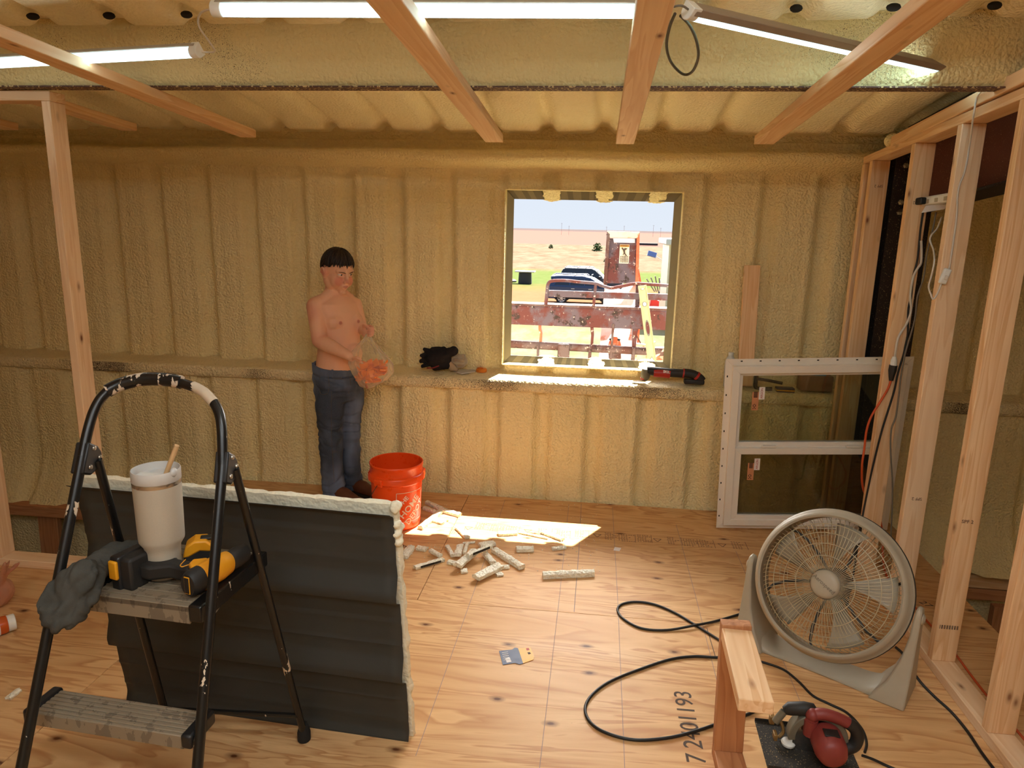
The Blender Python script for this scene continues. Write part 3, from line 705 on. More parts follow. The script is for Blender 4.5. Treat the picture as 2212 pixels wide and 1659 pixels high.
# ------------------------------------------------------------------ cordless drill lying on its side
M['yel'] = plain('yellow_tool_plastic', srgb(232, 158, 26), .45, var=.05); M['dk'] = plain('charcoal_overmould', srgb(34, 32, 30), .6); M['wht'] = plain('white_print', srgb(230, 226, 220), .6); M['chrome'] = plain('chrome', srgb(200, 198, 196), .2, 1.0)
d0 = FZ(408, 1263, PZ+.041); dn = V(.33, .94, 0).normalized(); dh = V(-.985, .17, 0).normalized(); 
dr = thing('cordless_drill', 'yellow and black cordless drill lying on its side in front of the tumbler', 'drill', d0, frame(dh, dn, dh.cross(dn)))
dr.matrix_basis = dr.matrix_basis @ Matrix.Scale(.78, 4, (1, 0, 0))
S = 1.18
def dp(mb, name, mat, bev=.003, sharp=40, par=None): return mb.build(name, mat, par or dr, world=False, bev=bev, sharp=sharp)
RX90 = Matrix.Rotation(radians(-90), 4, 'X')      # lathe axis z -> +y
dp(MB().lathe([(.012*S, -.004), (.024*S, -.004), (.0285*S, .004), (.030*S, .02), (.030*S, .034)], 24, RX90), 'motor_cap', M['dk'], 0)
dp(MB().lathe([(.030*S, .034), (.031*S, .04), (.031*S, .085*S), (.027*S, .11*S), (.022*S, .115*S)], 24, RX90), 'motor_housing', M['yel'], 0)
dp(MB().lathe([(.022*S, .115*S), (.024*S, .12*S), (.025*S, .14*S), (.021*S, .165*S), (.012*S, .172*S), (.006, .175*S)], 18, RX90), 'chuck', M['dk'], 0)
dp(MB().prism([(.0, .012), (.03, .012), (.055, .03), (.12, .03), (.165, .0), (.21, .0), (.21, .075), (.175, .085), (.13, .068), (.06, .072), (.03, .085), (0, .085)], -.017*S, .017*S), 'handle', M['dk'], .008)
dp(MB().prism([(.012, .022), (.05, .040), (.062, .064), (.03, .083), (.0, .083), (-.02, .05)], -.027*S, .030*S), 'housing_side', M['yel'], .006)
dp(MB().box((.228*S*.86, .035, 0), (.052, .125, .088)), 'battery_foot', M['dk'], .008)
bat = dp(MB().box((.262*S*.86, .03, 0), (.040, .128, .094)), 'battery', M['blk_plastic'], .007)
dp(MB().box((.262*S*.86, .025, .0475), (.020, .095, .002)), 'battery_label', M['yel'], 0, par=bat)
dp(MB().box((.262*S*.86, -.036, -.012), (.034, .010, .050)), 'release_latch', M['yel'], .004, par=bat)
for z in (.0205, -.0205):
    pts = [V(.10, .068, z), V(.085, .04, z), V(.07, .035, z), V(.062, .05, z), V(.045, .07, z)]
    dp(MB().tube(smooth_path(pts, 4), .0015, 6), 'trim_line', M['yel'], 0)
dp(MB().box((0, -.0055, 0), (.022, .002, .046)), 'rear_badge', M['yel'], .002); dp(MB().box((0, -.007, 0), (.017, .002, .041)), 'badge_face', M['blk_plastic'], .001)
text('DEWALT', .0145, Matrix.Translation(wm(dr) @ V(.006, .062, .0372)) @ (wm(dr).to_3x3().normalized().to_4x4()) @ Matrix.Rotation(radians(90), 4, 'Z'), M['blk_plastic'], dr, 'lettering', .0006)
# ------------------------------------------------------------------ tape measure
tp = FZ(437, 1219, PZ); tm = thing('tape_measure', 'yellow and black tape measure behind the right ladder leg, on the top step', 'tape measure', tp, radians(25))
prof_t = [(-.040, .002), (.036, .002), (.044, .012), (.044, .03), (.036, .056), (.016, .072), (-.012, .074), (-.034, .06), (-.042, .035)]
RXu = Matrix.Rotation(radians(90), 4, 'X')
MB().prism(prof_t, -.024, .024, RXu).build('case', M['dk'], tm, world=False, bev=.006)
MB().prism([(-.044, .034), (-.028, .036), (.0, .05), (.02, .046), (.040, .045), (.036, .06), (.016, .078), (-.013, .080), (-.036, .065)], -.026, .026, RXu).build('yellow_shell', M['yel'], tm, world=False, bev=.005)
MB().box((.015, 0, .077), (.03, .024, .008)).build('lock_button', M['blk_plastic'], tm, world=False, bev=.003)
MB().box((.047, 0, .006), (.004, .020, .014)).build('tape_hook', M['chrome'], tm, world=False)
# ------------------------------------------------------------------ grey shirt draped over the ladder
def cloth_mat(name, c, c2, sc_=400):
    t = NT(name, .95, 0, .1); v = t.co(); n = t.noise(v, sc_, 2); t.color(t.mix(t.noise(v, 14, 3), c, c2)); t.bump(n, .35, .0015); return t.m
M['grey_cloth'] = cloth_mat('heather_grey_jersey', srgb(58, 58, 54), srgb(84, 82, 76))
mb = MB()
tops = [(318, 1194, 1.92, .034), (285, 1190, 1.92, .030), (252, 1196, 1.90, .034), (225, 1210, 1.86, .030), (205, 1228, 1.78, .032), (188, 1240, 1.73, .030)]
for a, b in zip(tops, tops[1:]): capsule(mb, FD(*a[:3]), a[3], FD(*b[:3]), b[3])
for a, b in (((200, 1232, 1.74, .03), (196, 1292, 1.70, .018)), ((192, 1238, 1.72, .03), (176, 1322, 1.69, .020)), ((190, 1238, 1.70, .032), (150, 1340, 1.67, .022)), ((165, 1240, 1.69, .03), (122, 1345, 1.66, .022)), ((140, 1252, 1.69, .028), (100, 1335, 1.66, .020)), ((122, 1270, 1.69, .022), (90, 1310, 1.66, .017)), ((205, 1240, 1.74, .025), (206, 1272, 1.71, .018))):
    capsule(mb, FD(*a[:3]), a[3], FD(*b[:3]), b[3], sq=.75)
def folds(p, n): 
    a = nz(p.x*26, p.y*26, p.z*7+3); c = (p.x*.75-p.z*.66+.02*a)*150+3*nz(p.x*9, p.y*9, p.z*9); return p+n*(.006*(abs(sin(c*.5))-.5)+.006*a-.006*max(0, 1-abs(nz(p.x*17+p.z*9, p.y*17, p.z*6+8))*7)+.004*abs(nz(p.x*60, p.z*22, 5)))
sh = fuse(mb, 'grey_shirt', M['grey_cloth'], .006, 3, None, folds); tag(sh, 'crumpled grey shirt draped over the left side of the ladder', 'shirt')
# ------------------------------------------------------------------ bottle and plastic bag at the left edge
M['amber'] = NT('amber_plastic', .25); M['amber'].color(srgb(232, 104, 40)); M['amber'].b.inputs['Transmission Weight'].default_value = .3; M['amber'] = M['amber'].m
b0 = FZ(33, 1342, .038); bd = V(-.62, -.78, 0).normalized()
bt = thing('pill_bottle', 'orange bottle with a white cap and pale label lying at the left edge', 'bottle', b0, frame(bd.cross(V(0, 0, 1)), V(0, 0, 1), bd))
MB().lathe([(.02, .022), (.034, .028), (.036, .04), (.036, .13), (.03, .135)], 24).build('body', M['amber'], bt, world=False, sharp=50)
MB().lathe([(.030, 0), (.033, .002), (.033, .026), (.030, .028)], 28).build('cap', M['cap'], bt, world=False, sharp=50)
MB().lathe([(.0366, .055), (.0366, .125)], 24, None, False, False, radians(60), radians(300)).build('label', plain('pale_paper_label', srgb(226, 214, 214), .6), bt, world=False)
def film(name, c, alpha, rough=.25, gl=.25):
    t = NT(name, rough); tr = t.n('ShaderNodeBsdfTransparent'); tr.inputs[0].default_value = tuple(min(1, x*1.15+.12) for x in c[:3])+(1,); mx = t.n('ShaderNodeMixShader')
    t.color(c); t.bump(t.noise(t.co(), 38, 4, .6), .6, .01)
    lw = t.n('ShaderNodeLayerWeight'); lw.inputs[0].default_value = .35
    t.l(t.mth('MULTIPLY_ADD', lw.outputs['Facing'], 1.0) if False else t.mth('ADD', t.mth('MULTIPLY', lw.outputs['Facing'], .6), alpha, True), mx.inputs[0])
    t.l(tr.outputs[0], mx.inputs[1]); t.l(t.b.outputs[0], mx.inputs[2]); t.l(mx.outputs[0], t.out.inputs[0]); return t.m
M['film_pink'] = film('tan_plastic_film', srgb(214, 160, 128), .45)
mb = MB(); q = FZ(8, 1310, .0)
for k in range(7):
    c = q+V(.06*nz(k*3.1)-.03, .06*nz(k*2.2, 4), .06+.035*nz(k*1.3, 7)); mb.ball(c, (.06, .06, .062), n=10, m=6)
for e, r_ in ((FZ(28, 1222, .19)+V(0, -.0, 0), .010), (FZ(62, 1216, .17), .008), (FZ(2, 1235, .2), .012)):
    capsule(mb, q+V(0, 0, .12), .03, V(q.x+(e.x-q.x)*.9, q.y+(e.y-q.y)*.5, .215 if r_ > .008 else .19), r_, sq=.5)
bg2 = fuse(mb, 'plastic_bag', M['film_pink'], .007, 3, None, lambda p, n: p+n*(.008*nz(p.x*30, p.y*30, p.z*18)))
tag(bg2, 'knotted tan plastic bag on the floor at the left edge by the wall plate', 'bag')
# ------------------------------------------------------------------ lumber scrap bracket
lb = thing('lumber_bracket', 'three short two-by-four offcuts nailed together beside the circular saw', 'lumber scrap', (.47, 2.0, 0))
lumber('post', V(.487, 2.036, .038), V(.474, 2.036, .482), (1, 0, 0), .089, .038, M['lumber_red'], lb)
lumber('top_board', V(.474, 2.017, .452), V(.462, 1.678, .452), (1, 0, 0), .089, .038, M['stud'], lb)
lumber('base_board', V(.487, 2.055, .0195), V(.49, 1.55, .0195), (1, 0, 0), .089, .038, M['lumber_red'], lb)
# ------------------------------------------------------------------ circular saw
M['saw_red'] = plain('dull_red_plastic', srgb(132, 52, 46), .5); M['saw_grey'] = plain('olive_grey_casting', srgb(120, 116, 100), .45, .3); M['shoe'] = speckled('scuffed_dark_steel', srgb(52, 48, 42), srgb(140, 118, 84), .66)
sw = thing('circular_saw', 'circular saw with dull red body and black grips on the plywood before the fan', 'saw', (.70, 2.0, 0))
c1, c2 = FZ(1630, 1556, .004), FZ(1664, 1668, .004)
ux = V(1, -.02, 0).normalized(); uy = V(-ux.y, ux.x, 0); sy0 = c1
sM = Matrix.Translation(V(c1.x, c1.y, 0)) @ Matrix.Rotation(math.atan2(-.03, 1), 4, 'Z')      # local: x to the right, y away, origin at the shoe's far-left corner
def sp_(mb, name, mat, bev=.003, par=None, sharp=40):
    o = mb.build(name, mat, None, bev=bev, sharp=sharp); o.parent = par or sw; o.matrix_basis = wm(par or sw).inverted() @ sM; return o
mb = MB(); mb.prism([(0, 0), (.29, 0), (.29, -.225), (0, -.225)], .001, .005)
mb.box((.145, -.001, .009), (.29, .003, .012)); mb.box((.145, -.224, .009), (.29, .003, .012))
sp_(mb, 'shoe', M['shoe'], .001)
Y1 = -.120
RXY = Matrix.Rotation(radians(90), 4, 'X')
gc = V(.168, Y1, .062); gr = .092
arcp = [(gc.x+gr*cos(a), gc.z+gr*sin(a)) for a in lin(radians(-8), radians(188), 26)]
arci = [(gc.x+(gr-.022)*cos(a), gc.z+(gr-.022)*sin(a)) for a in lin(radians(188), radians(-8), 26)]
sp_(MB().prism(arcp+arci, -Y1-.020, -Y1+.022, RXY), 'upper_guard', M['saw_grey'], .003)
sp_(MB().prism([(gc.x+(gr-.02)*cos(a), gc.z+(gr-.02)*sin(a)) for a in lin(0, 2*pi, 30)[:-1]], -Y1-.018, -Y1-.012, RXY), 'guard_web', M['saw_grey'], 0)
bl_ = [(gc.x+(gr-.012)*cos(2*pi*k/48)*(1.0 if k % 2 else .965), gc.z+(gr-.012)*sin(2*pi*k/48)*(1.0 if k % 2 else .965)) for k in range(48)]
sp_(MB().prism(bl_, -Y1+.004, -Y1+.006, RXY), 'saw_blade', M['chrome'], 0)
# motor towards the viewer
sp_(MB().lathe([(.045, .0), (.050, .012), (.050, .07), (.043, .095), (.030, .105), (.0, .106)], 26, Matrix.Translation((.185, Y1-.02, .085)) @ RXY), 'motor', M['saw_red'], 0)
sp_(MB().box((.185, Y1-.075, .133), (.045, .035, .004)), 'name_plate', M['blk_plastic'], .001)
# rear D-handle
mb = MB(); hp = smooth_path([V(.135, Y1-.02, .125), V(.145, Y1-.02, .150), V(.175, Y1-.02, .158), V(.215, Y1-.02, .150), V(.252, Y1-.02, .135)], 5)
mb.tube(hp, .0185, 12); mb.tube([V(.14, Y1-.02, .08), V(.138, Y1-.02, .135)], .022, 12); mb.ball((.14, Y1-.02, .15), (.022, .022, .022))
sp_(mb, 'handle', M['saw_red'], 0, sharp=60)
mb = MB(); mb.tube(smooth_path([V(.248, Y1-.02, .137), V(.270, Y1-.02, .122), V(.283, Y1-.02, .095), V(.278, Y1-.02, .06), V(.25, Y1-.02, .04)], 5), [.020]*21, 12); mb.tube([V(.25, Y1-.02, .045), V(.18, Y1-.03, .045)], .022, 10)
sp_(mb, 'rear_grip', M['dk'], 0, sharp=60)
mb = MB(); mb.tube([V(.062, Y1+.005, .137), V(.075, Y1+.004, .147), V(.12, Y1, .156), V(.146, Y1, .154), V(.15, Y1, .152)], [.014, .021, .022, .021, .014], 14)
sp_(mb, 'front_grip', M['dk'], 0, sharp=60)
sp_(MB().tube([V(.035, Y1-.0, .095), V(.06, Y1+.004, .135)], .012, 10), 'dust_spout', M['saw_grey'], 0)
mb = MB(); mb.tube(smooth_path([V(.055, -.06, .08), V(.07, -.075, .055), V(.075, -.08, .03), V(.06, -.085, .012)], 4), .006, 8); mb.box((.045, -.10, .03), (.012, .03, .022)); mb.box((.04, -.06, .06), (.016, .02, .028))
sp_(mb, 'depth_lever', plain('brass_lever', srgb(150, 118, 70), .4, .4), .003)
sp_(MB().lathe([(.006, 0), (.021, .002), (.023, .010), (.019, .016)], 18, Matrix.Translation((.085, -.115, .012))), 'tilt_knob', M['cap'], 0)
# ------------------------------------------------------------------ floor fan
M['fan'] = plain('beige_grey_plastic', srgb(172, 162, 142), .45, var=.05); M['fan_dk'] = plain('dark_fan_blade', srgb(58, 54, 48), .5); M['wire'] = plain('grille_wire', srgb(178, 164, 132), .4, .1)
fc = V(.943, 2.615, .345); fe = V(.835, -.55, 0).normalized(); ff = V(-.55, -.835, 0).normalized(); TILT = radians(21)
fz = (ff*cos(TILT)+V(0, 0, 1)*sin(TILT)).normalized(); fu = fz.cross(fe).normalized()
if fu.z < 0: fu = -fu
fan = thing('floor_fan', 'round beige-grey floor fan on a tilting base, beside the right wall studs', 'fan', (fc.x, fc.y, 0))
fM = Matrix.Translation(fc) @ frame(fe, fu, fz).to_4x4()      # local z = blowing direction
R = .277
def fp(mb, name, mat, bev=0.0, par=None, sharp=40):
    o = mb.build(name, mat, None, bev=bev, sharp=sharp); o.parent = par or fan; o.matrix_basis = wm(par or fan).inverted() @ fM; return o
fp(MB().lathe([(R-.018, -.075), (R-.002, -.07), (R, -.05), (R+.004, -.012), (R+.008, -.008), (R+.008, .006), (R+.002, .012), (R-.004, .040), (R-.012, .056), (R-.020, .060), (R-.027, .054), (R-.026, .04), (R-.022, .02), (R-.022, -.07), (R-.018, -.075)], 72, None, False, False), 'outer_ring', M['fan'])
fp(MB().lathe([(R+.0045, -.0125), (R+.0085, -.0085), (R+.0105, -.0075), (R+.0105, -.013), (R+.006, -.016)], 72, None, False, False), 'ring_gasket', M['fan_dk'])
mb = MB()
for k in range(92):
    a = 2*pi*k/92; tw = .30
    pts = []
    for r, z, t in ((.055, .083, 0), (.12, .084, 0), (.17, .080, .01), (.212, .072, .03), (.236, .055, .07), (.246, .03, .10), (.249, .012, .11)):
        pts.append(V(r*cos(a+t), r*sin(a+t), z))
    mb.tube(pts, .0012, 4, False)
for r, z in ((.105, .085), (.150, .083), (.190, .078), (.224, .066)):
    mb.tube([V(r*cos(2*pi*k/64), r*sin(2*pi*k/64), z) for k in range(64)], .0017, 5, closed=True)
fp(mb, 'front_grille', M['wire'])
mb = MB()
for k in range(44):
    a = 2*pi*k/44
    mb.tube([V(r*cos(a), r*sin(a), z) for r, z in ((.06, -.10), (.18, -.105), (.24, -.09), (.254, -.06))], .0014, 4, False)
for r, z in [(.07+.03*i, -.103) for i in range(6)]:
    mb.tube([V(r*cos(2*pi*k/48), r*sin(2*pi*k/48), z) for k in range(48)], .0013, 4, closed=True)
fp(mb, 'rear_grille', M['wire'])
for k in range(6):
    a = 2*pi*k/6+.2; mb = MB(); mb.tube([V(r*cos(a+t), r*sin(a+t), z) for r, z, t in ((.055, -.085, 0), (.12, -.092, .02), (.19, -.088, .07), (.24, -.078, .14), (.256, -.06, .2))], .0055, 6); fp(mb, 'support_spoke', M['fan_dk'])
hub = fp(MB().lathe([(.0, .099), (.03, .098), (.044, .095), (.052, .088), (.054, .078), (.05, .072)][::-1], 36), 'hub_cap', M['fan'])
text('Aerospeed', .021, fM @ Matrix.Translation((0, 0, .0985)) @ Matrix.Rotation(radians(-28), 4, 'Z'), plain('embossed_lettering', srgb(128, 120, 102), .5), hub, 'lettering', .0012)
fp(MB().lathe([(.05, -.09), (.062, -.08), (.062, -.01), (.05, .005)], 24), 'motor', M['fan_dk'])
fp(MB().lathe([(.045, -.012), (.06, -.005), (.06, .045), (.045, .055)], 24), 'blade_hub', M['fan_dk'])
for k in range(5):
    a = 2*pi*k/5+.32; mb = MB()
    def bladef(u, v, a=a):
        r = .055+u*.178; w_ = (.12+.16*u)*v; ang = a+w_-.18*u; return V(r*cos(ang), r*sin(ang), .018-.036*v*(1-.45*u)-.006*u)
    mb.grid(lin(0, 1, 8), lin(-1, 1, 8), bladef); b = fp(mb, 'blade', M['fan']); b.modifiers.new('s', 'SOLIDIFY').thickness = .0025
# base: two uprights joined by a curved floor bar
fe2 = fe; mbb = MB()
bM = Matrix.Translation(V(fc.x, fc.y, 0)) @ frame(fe, -ff, V(0, 0, 1)).to_4x4()       # local x along the axle, y to the back
def bp(mb, name, mat, bev=.004):
    o = mb.build(name, mat, None, bev=bev); o.parent = fan; o.matrix_basis = wm(fan).inverted() @ bM; return o
XP = R+.022
for s in (-1, 1):
    rows = []
    for z, wy, wx, dx in ((0, .098, .060, -.042), (.03, .092, .052, -.034), (.08, .074, .036, -.018), (.16, .054, .022, -.004), (.26, .038, .0135, .004), (.335, .030, .0115, .006), (.356, .022, .010, .006), (.366, .008, .006, .006)):
        rows.append([(s*(XP+dx)+i*wx, j*wy, z) for i, j in ((-1, -1), (1, -1), (1, 1), (-1, 1))])
    mb = MB(); vs = [p for r_ in rows for p in r_]; fs = [(3, 2, 1, 0), tuple(range(len(vs)-4, len(vs)))]
    for j in range(len(rows)-1):
        for i in range(4): fs.append((j*4+i, j*4+(i+1) % 4, (j+1)*4+(i+1) % 4, (j+1)*4+i))
    mb.add(vs, fs); up = bp(mb, 'upright', M['fan'], .006)
    mb = MB(); mb.lathe([(.020, 0), (.020, .008), (.012, .014), (.0, .015)], 18, Matrix.Translation((s*(XP+.012), 0, .322)) @ Matrix.Rotation(radians(90*s), 4, 'Y'))
    bp(mb, 'pivot_knob', M['fan'], 0)
def barp(x, y):
    t = abs(x)/(XP-.05); h = .012+.055*max(0, (t-.62)/.38)**2.2; return (x, y*(.085-.012*(1-t*t)), h*(1-abs(y)**6)+.004)
mb = MB(); mb.grid(lin(-XP+.03, XP-.03, 40), lin(-1, 1, 12), barp)
b = bp(mb, 'base_bar', M['fan'], 0); b.modifiers.new('s', 'SOLIDIFY').thickness = .006
# ------------------------------------------------------------------ vinyl window unit leaning in the corner
M['vinyl'] = plain('white_vinyl', srgb(234, 226, 214), .4, var=.03)
def glass_mat(name, tint, g=.16):
    t = NT(name); tr = t.n('ShaderNodeBsdfTransparent'); tr.inputs[0].default_value = tint
    gl = t.n('ShaderNodeBsdfGlossy'); gl.inputs['Roughness'].default_value = .02
    lw = t.n('ShaderNodeFresnel'); lw.inputs[0].default_value = 1.5
    mx = t.n('ShaderNodeMixShader'); t.l(t.mth('ADD', lw.outputs[0], g, True), mx.inputs[0]); t.l(tr.outputs[0], mx.inputs[1]); t.l(gl.outputs[0], mx.inputs[2]); t.l(mx.outputs[0], t.out.inputs[0]); return t.m
M['glass'] = glass_mat('clear_pane', (.80, .84, .76, 1), .03); M['glass2'] = glass_mat('screened_pane', (.62, .65, .58, 1), .05)
w0 = V(.742, 3.872, .003); wx = V(.9982, .008, .058).normalized(); wz = V(-.060, -.150, .987); wz = (wz-wx*wz.dot(wx)).normalized(); wy = wz.cross(wx).normalized()
WW, WH = .925, 1.015
wu = thing('window_unit', 'uninstalled white vinyl window with two sashes leaning behind the right studs', 'window', w0, frame(wx, wy, wz))
def wp(x0, x1, z0, z1, y0, y1, name, mat, par=None, bev=.002):
    return MB().box(((x0+x1)/2, (y0+y1)/2, (z0+z1)/2), (x1-x0, y1-y0, z1-z0)).build(name, mat, par or wu, world=False, bev=bev) if not par else _sub(x0, x1, z0, z1, y0, y1, name, mat, par, bev)
def _sub(x0, x1, z0, z1, y0, y1, name, mat, par, bev):
    o = MB().box(((x0+x1)/2, (y0+y1)/2, (z0+z1)/2), (x1-x0, y1-y0, z1-z0)).build(name, mat, None, bev=bev); o.parent = par; return o
def ring(x0, x1, z0, z1, t, y0, y1, name, mat):
    """four mitred members"""
    for q in (((x0, z0), (x1, z0), (x1-t, z0+t), (x0+t, z0+t)), ((x1, z0), (x1, z1), (x1-t, z1-t), (x1-t, z0+t)), ((x1, z1), (x0, z1), (x0+t, z1-t), (x1-t, z1-t)), ((x0, z1), (x0, z0), (x0+t, z0+t), (x0+t, z1-t))):
        MB().prism(q, -y1, -y0, Matrix.Rotation(radians(90), 4, 'X')).build(name, mat, wu, world=False, bev=.0015)
ring(0, WW, 0, WH, .036, .010, .014, 'nail_fin', M['vinyl'])
for k in range(9):
    MB().box((.012, .0095, .08+.105*k), (.006, .0015, .010)).build('nail_slot', M['gap'], wu, world=False); MB().box((.08+.095*k, .0095, WH-.012), (.010, .0015, .006)).build('nail_slot', M['gap'], wu, world=False)
ring(.034, WW-.034, .034, WH-.034, .038, -.018, .045, 'frame', M['vinyl'])
ring(.070, WW-.070, .5, WH-.070, .022, .006, .038, 'upper_sash', M['vinyl'])
MB().box((WW/2, .022, .520), (WW-.14, .030, .040)).build('meeting_rail', M['vinyl'], wu, world=False, bev=.003)
ring(.070, WW-.070, .062, .512, .036, -.012, .022, 'lower_sash', M['vinyl'])
MB().box((WW/2, .022, .735), (WW-.18, .006, .42)).build('upper_pane', M['glass'], wu, world=False, smooth=False)
MB().box((WW/2, .006, .287), (WW-.21, .006, .385)).build('lower_pane', M['glass2'], wu, world=False, smooth=False)
for x in (.25, .68): MB().box((x, -.003, .520), (.07, .020, .012)).build('sash_lock', M['vinyl'], wu, world=False, bev=.003)
M['lab_or'] = plain('orange_paper_label', srgb(206, 140, 98), .7); M['lab_wh'] = plain('white_paper_label', srgb(236, 228, 222), .6); M['red_ink'] = plain('red_ink', srgb(178, 44, 40), .6)
for zc, yy in ((.795, .0185), (.385, .0025)):
    l1 = MB().box((.165, yy, zc-.02), (.034, .0008, .105)).build('orange_label', M['lab_or'], wu, world=False); l2 = MB().box((.196, yy-.0012, zc+.025), (.030, .0008, .070)).build('white_label', M['lab_wh'], wu, world=False)
    mb = MB()
    for k in range(12): mb.box((.165, yy-.001, zc+.002+k*.0028), (.020, .0006, .0014 if k % 3 else .002))
    for k in range(9): mb.box((.156+.006*(k % 3), yy-.001, zc-.062+.010*(k//3)+.004*(k % 2)), (.004, .0006, .005))
    mb.build('barcode_print', M['barcode'], wu, world=False)
    text('ARGON', .0165, wm(wu) @ Matrix.Translation((.196, yy-.0022, zc+.025)) @ Matrix.Rotation(radians(90), 4, 'X') @ Matrix.Rotation(radians(90), 4, 'Z'), M['red_ink'], wu, 'lettering')
# ------------------------------------------------------------------ cords
M['cord'] = plain('black_cord', srgb(24, 24, 24), .5); M['orange'] = plain('orange_cord', srgb(206, 84, 34), .5); M['white_cord'] = plain('white_cord', srgb(214, 206, 194), .5)
def floor_cord(name, px, r, mat, label, k=6, cat='cord', z0=None):
    pts = [FZ(p[0], p[1], (p[2] if len(p) > 2 else r)) for p in px]
    o = MB().tube(smooth_path(pts, k), r, 8).build(name, mat, sharp=80); tag(o, label, cat); return o
floor_cord('power_cable', [(1640, 1312), (1600, 1326), (1545, 1342), (1500, 1351, .012), (1440, 1361), (1385, 1357), (1347, 1337), (1334, 1318), (1344, 1305), (1375, 1300), (1415, 1306), (1460, 1325), (1500, 1349, .006), (1540, 1374), (1580, 1398), (1612, 1408), (1606, 1420), (1545, 1420), (1500, 1418), (1450, 1424), (1390, 1443), (1320, 1471), (1280, 1500), (1264, 1530), (1275, 1560), (1310, 1583), (1370, 1598), (1440, 1594), (1500, 1580), (1560, 1560), (1610, 1545), (1640, 1532)], .0055, M['cord'], 'long black extension cord making two loops on the plywood beside the lumber bracket')
floor_cord('power_cable', [(1640, 1428), (1690, 1445), (1725, 1472), (1755, 1502), (1790, 1520), (1830, 1540), (1862, 1575), (1872, 1605), (1868, 1625)], .0045, M['cord'], 'thin black cord curling from behind the lumber bracket towards the saw')
floor_cord('power_cable', [(1935, 1398), (1950, 1412), (1965, 1440), (1990, 1475), (2020, 1506), (2055, 1538), (2090, 1580), (2120, 1625), (2150, 1665)], .005, M['cord'], 'black cord running from the fan along the right wall plate')
floor_cord('saw_cable', [(1862, 1632, .03), (1885, 1640, .02), (1920, 1656), (1960, 1672)], .0045, M['cord'], 'short black cord leaving the rear of the saw')
floor_cord('extension_cable', [(1968, 1300), (1985, 1322), (2010, 1350), (2060, 1408), (2095, 1455), (2130, 1500), (2180, 1558), (2240, 1630)], .0045, M['orange'], 'orange cord lying behind the right wall plate')
def hang(name, pts, r, mat, label, cat='cord', n=8):
    o = MB().tube(smooth_path(pts, 6), r, n).build(name, mat, sharp=80); tag(o, label, cat); return o
SY = 3.462
# power strip on the rafter flange
ps = FY(2022, 432, 3.42); psx = V(.25, -.96, .08).normalized()
st = thing('power_strip', 'white power strip with a black plug on the rafter between the studs', 'power strip', ps, frame(psx, V(-psx.y, psx.x, 0)*-1, psx.cross(V(-psx.y, psx.x, 0)*-1)))
MB().box((0, 0, 0), (.26, .045, .038)).build('body', M['cap'], st, world=False, bev=.008)
for k in range(4): MB().box((-.08+.055*k, .0235, .004), (.020, .002, .018)).build('socket', M['fan'], st, world=False, bev=.002)
MB().box((-.06, .035, 0), (.06, .03, .03)).build('plug', M['cord'], st, world=False, bev=.006)
o = flange('cord_tag', [FY(1990, 460, 3.40), FY(2040, 452, 3.40), FY(2048, 440, 3.40), FY(2000, 444, 3.40)], M['lab_wh'], None, .0008); tag(o, 'white paper tag hanging under the power strip', 'tag')
hang('power_cable', [FY(1994, 458, SY), FY(1988, 500, SY), FY(1982, 560, SY), FY(1972, 600, SY), FY(1968, 640, SY), FY(1962, 670, SY), FY(1961, 720, SY), FY(1955, 750, SY), FY(1952, 765, SY-.01), FY(1940, 805, SY-.01), FY(1930, 850, SY-.01), FY(1905, 930, SY-.01), FY(1885, 1010, SY-.01), FY(1868, 1090, SY-.01), V(1.33, 3.40, .2), V(1.32, 3.38, .006), V(1.2, 3.1, .006)], .0048, M['cord'], 'black cord hanging from the power strip down across the second visible stud')
hang('power_cable', [FY(2022, 458, SY-.02), FY(2014, 500, SY-.02), FY(2002, 550, SY-.02), FY(1995, 600, SY-.02), FY(1982, 640, SY-.02), FY(1976, 690, SY-.02), FY(1962, 740, SY-.02), FY(1954, 770, SY-.025), FY(1946, 815, SY-.02), FY(1942, 850, SY-.02), FY(1935, 900, SY-.02), FY(1925, 930, SY-.02), FY(1924, 980, SY-.02), FY(1928, 1060, SY-.02), FY(1925, 1160, SY-.02)+V(0, 0, -.02)], .0040, M['tube_gray'], 'thin grey cord hanging beside the black one from the power strip')
hang('plug_cable', [FY(1990, 520, SY-.01), FY(1990, 565, SY-.01), FY(1982, 580, SY-.01), FY(1972, 600, SY-.005), FY(1966, 640, SY-.005), FY(1968, 670, SY-.005), FY(1958, 700, SY-.005), FY(1940, 730, SY-.005), FY(1932, 775, SY-.005)], .0055, M['white_cord'], 'thick white cord bulging out of the stud and ending in a white plug')
pg = thing('plug_connection', 'white plug pushed into a black connector in front of the second stud', 'plug', FY(1928, 800, SY-.005))
MB().tube([FY(1932, 770, SY-.005), FY(1931, 778, SY-.005), FY(1930, 790, SY-.005)], [.008, .014, .015], 10).build('white_plug', M['cap'], pg)
MB().tube([FY(1930, 789, SY-.005), FY(1928, 800, SY-.005), FY(1926, 812, SY-.005), FY(1925, 822, SY-.005)], [.019, .019, .014, .010], 8).build('black_connector', M['cord'], pg)
hang('extension_cable', [FY(1925, 820, SY-.005), FY(1917, 842, SY-.005), FY(1900, 870, SY), FY(1882, 900, SY), FY(1872, 930, SY), FY(1867, 970, SY), FY(1862, 1010, SY+.0), FY(1866, 1060, 3.55), FY(1895, 1105, 3.56), FY(1905, 1145, 3.58), V(1.50, 3.45, .006), V(1.48, 3.1, .006)], .0055, M['orange'], 'orange cord dropping from the black connector around the second stud')
S3 = 3.05
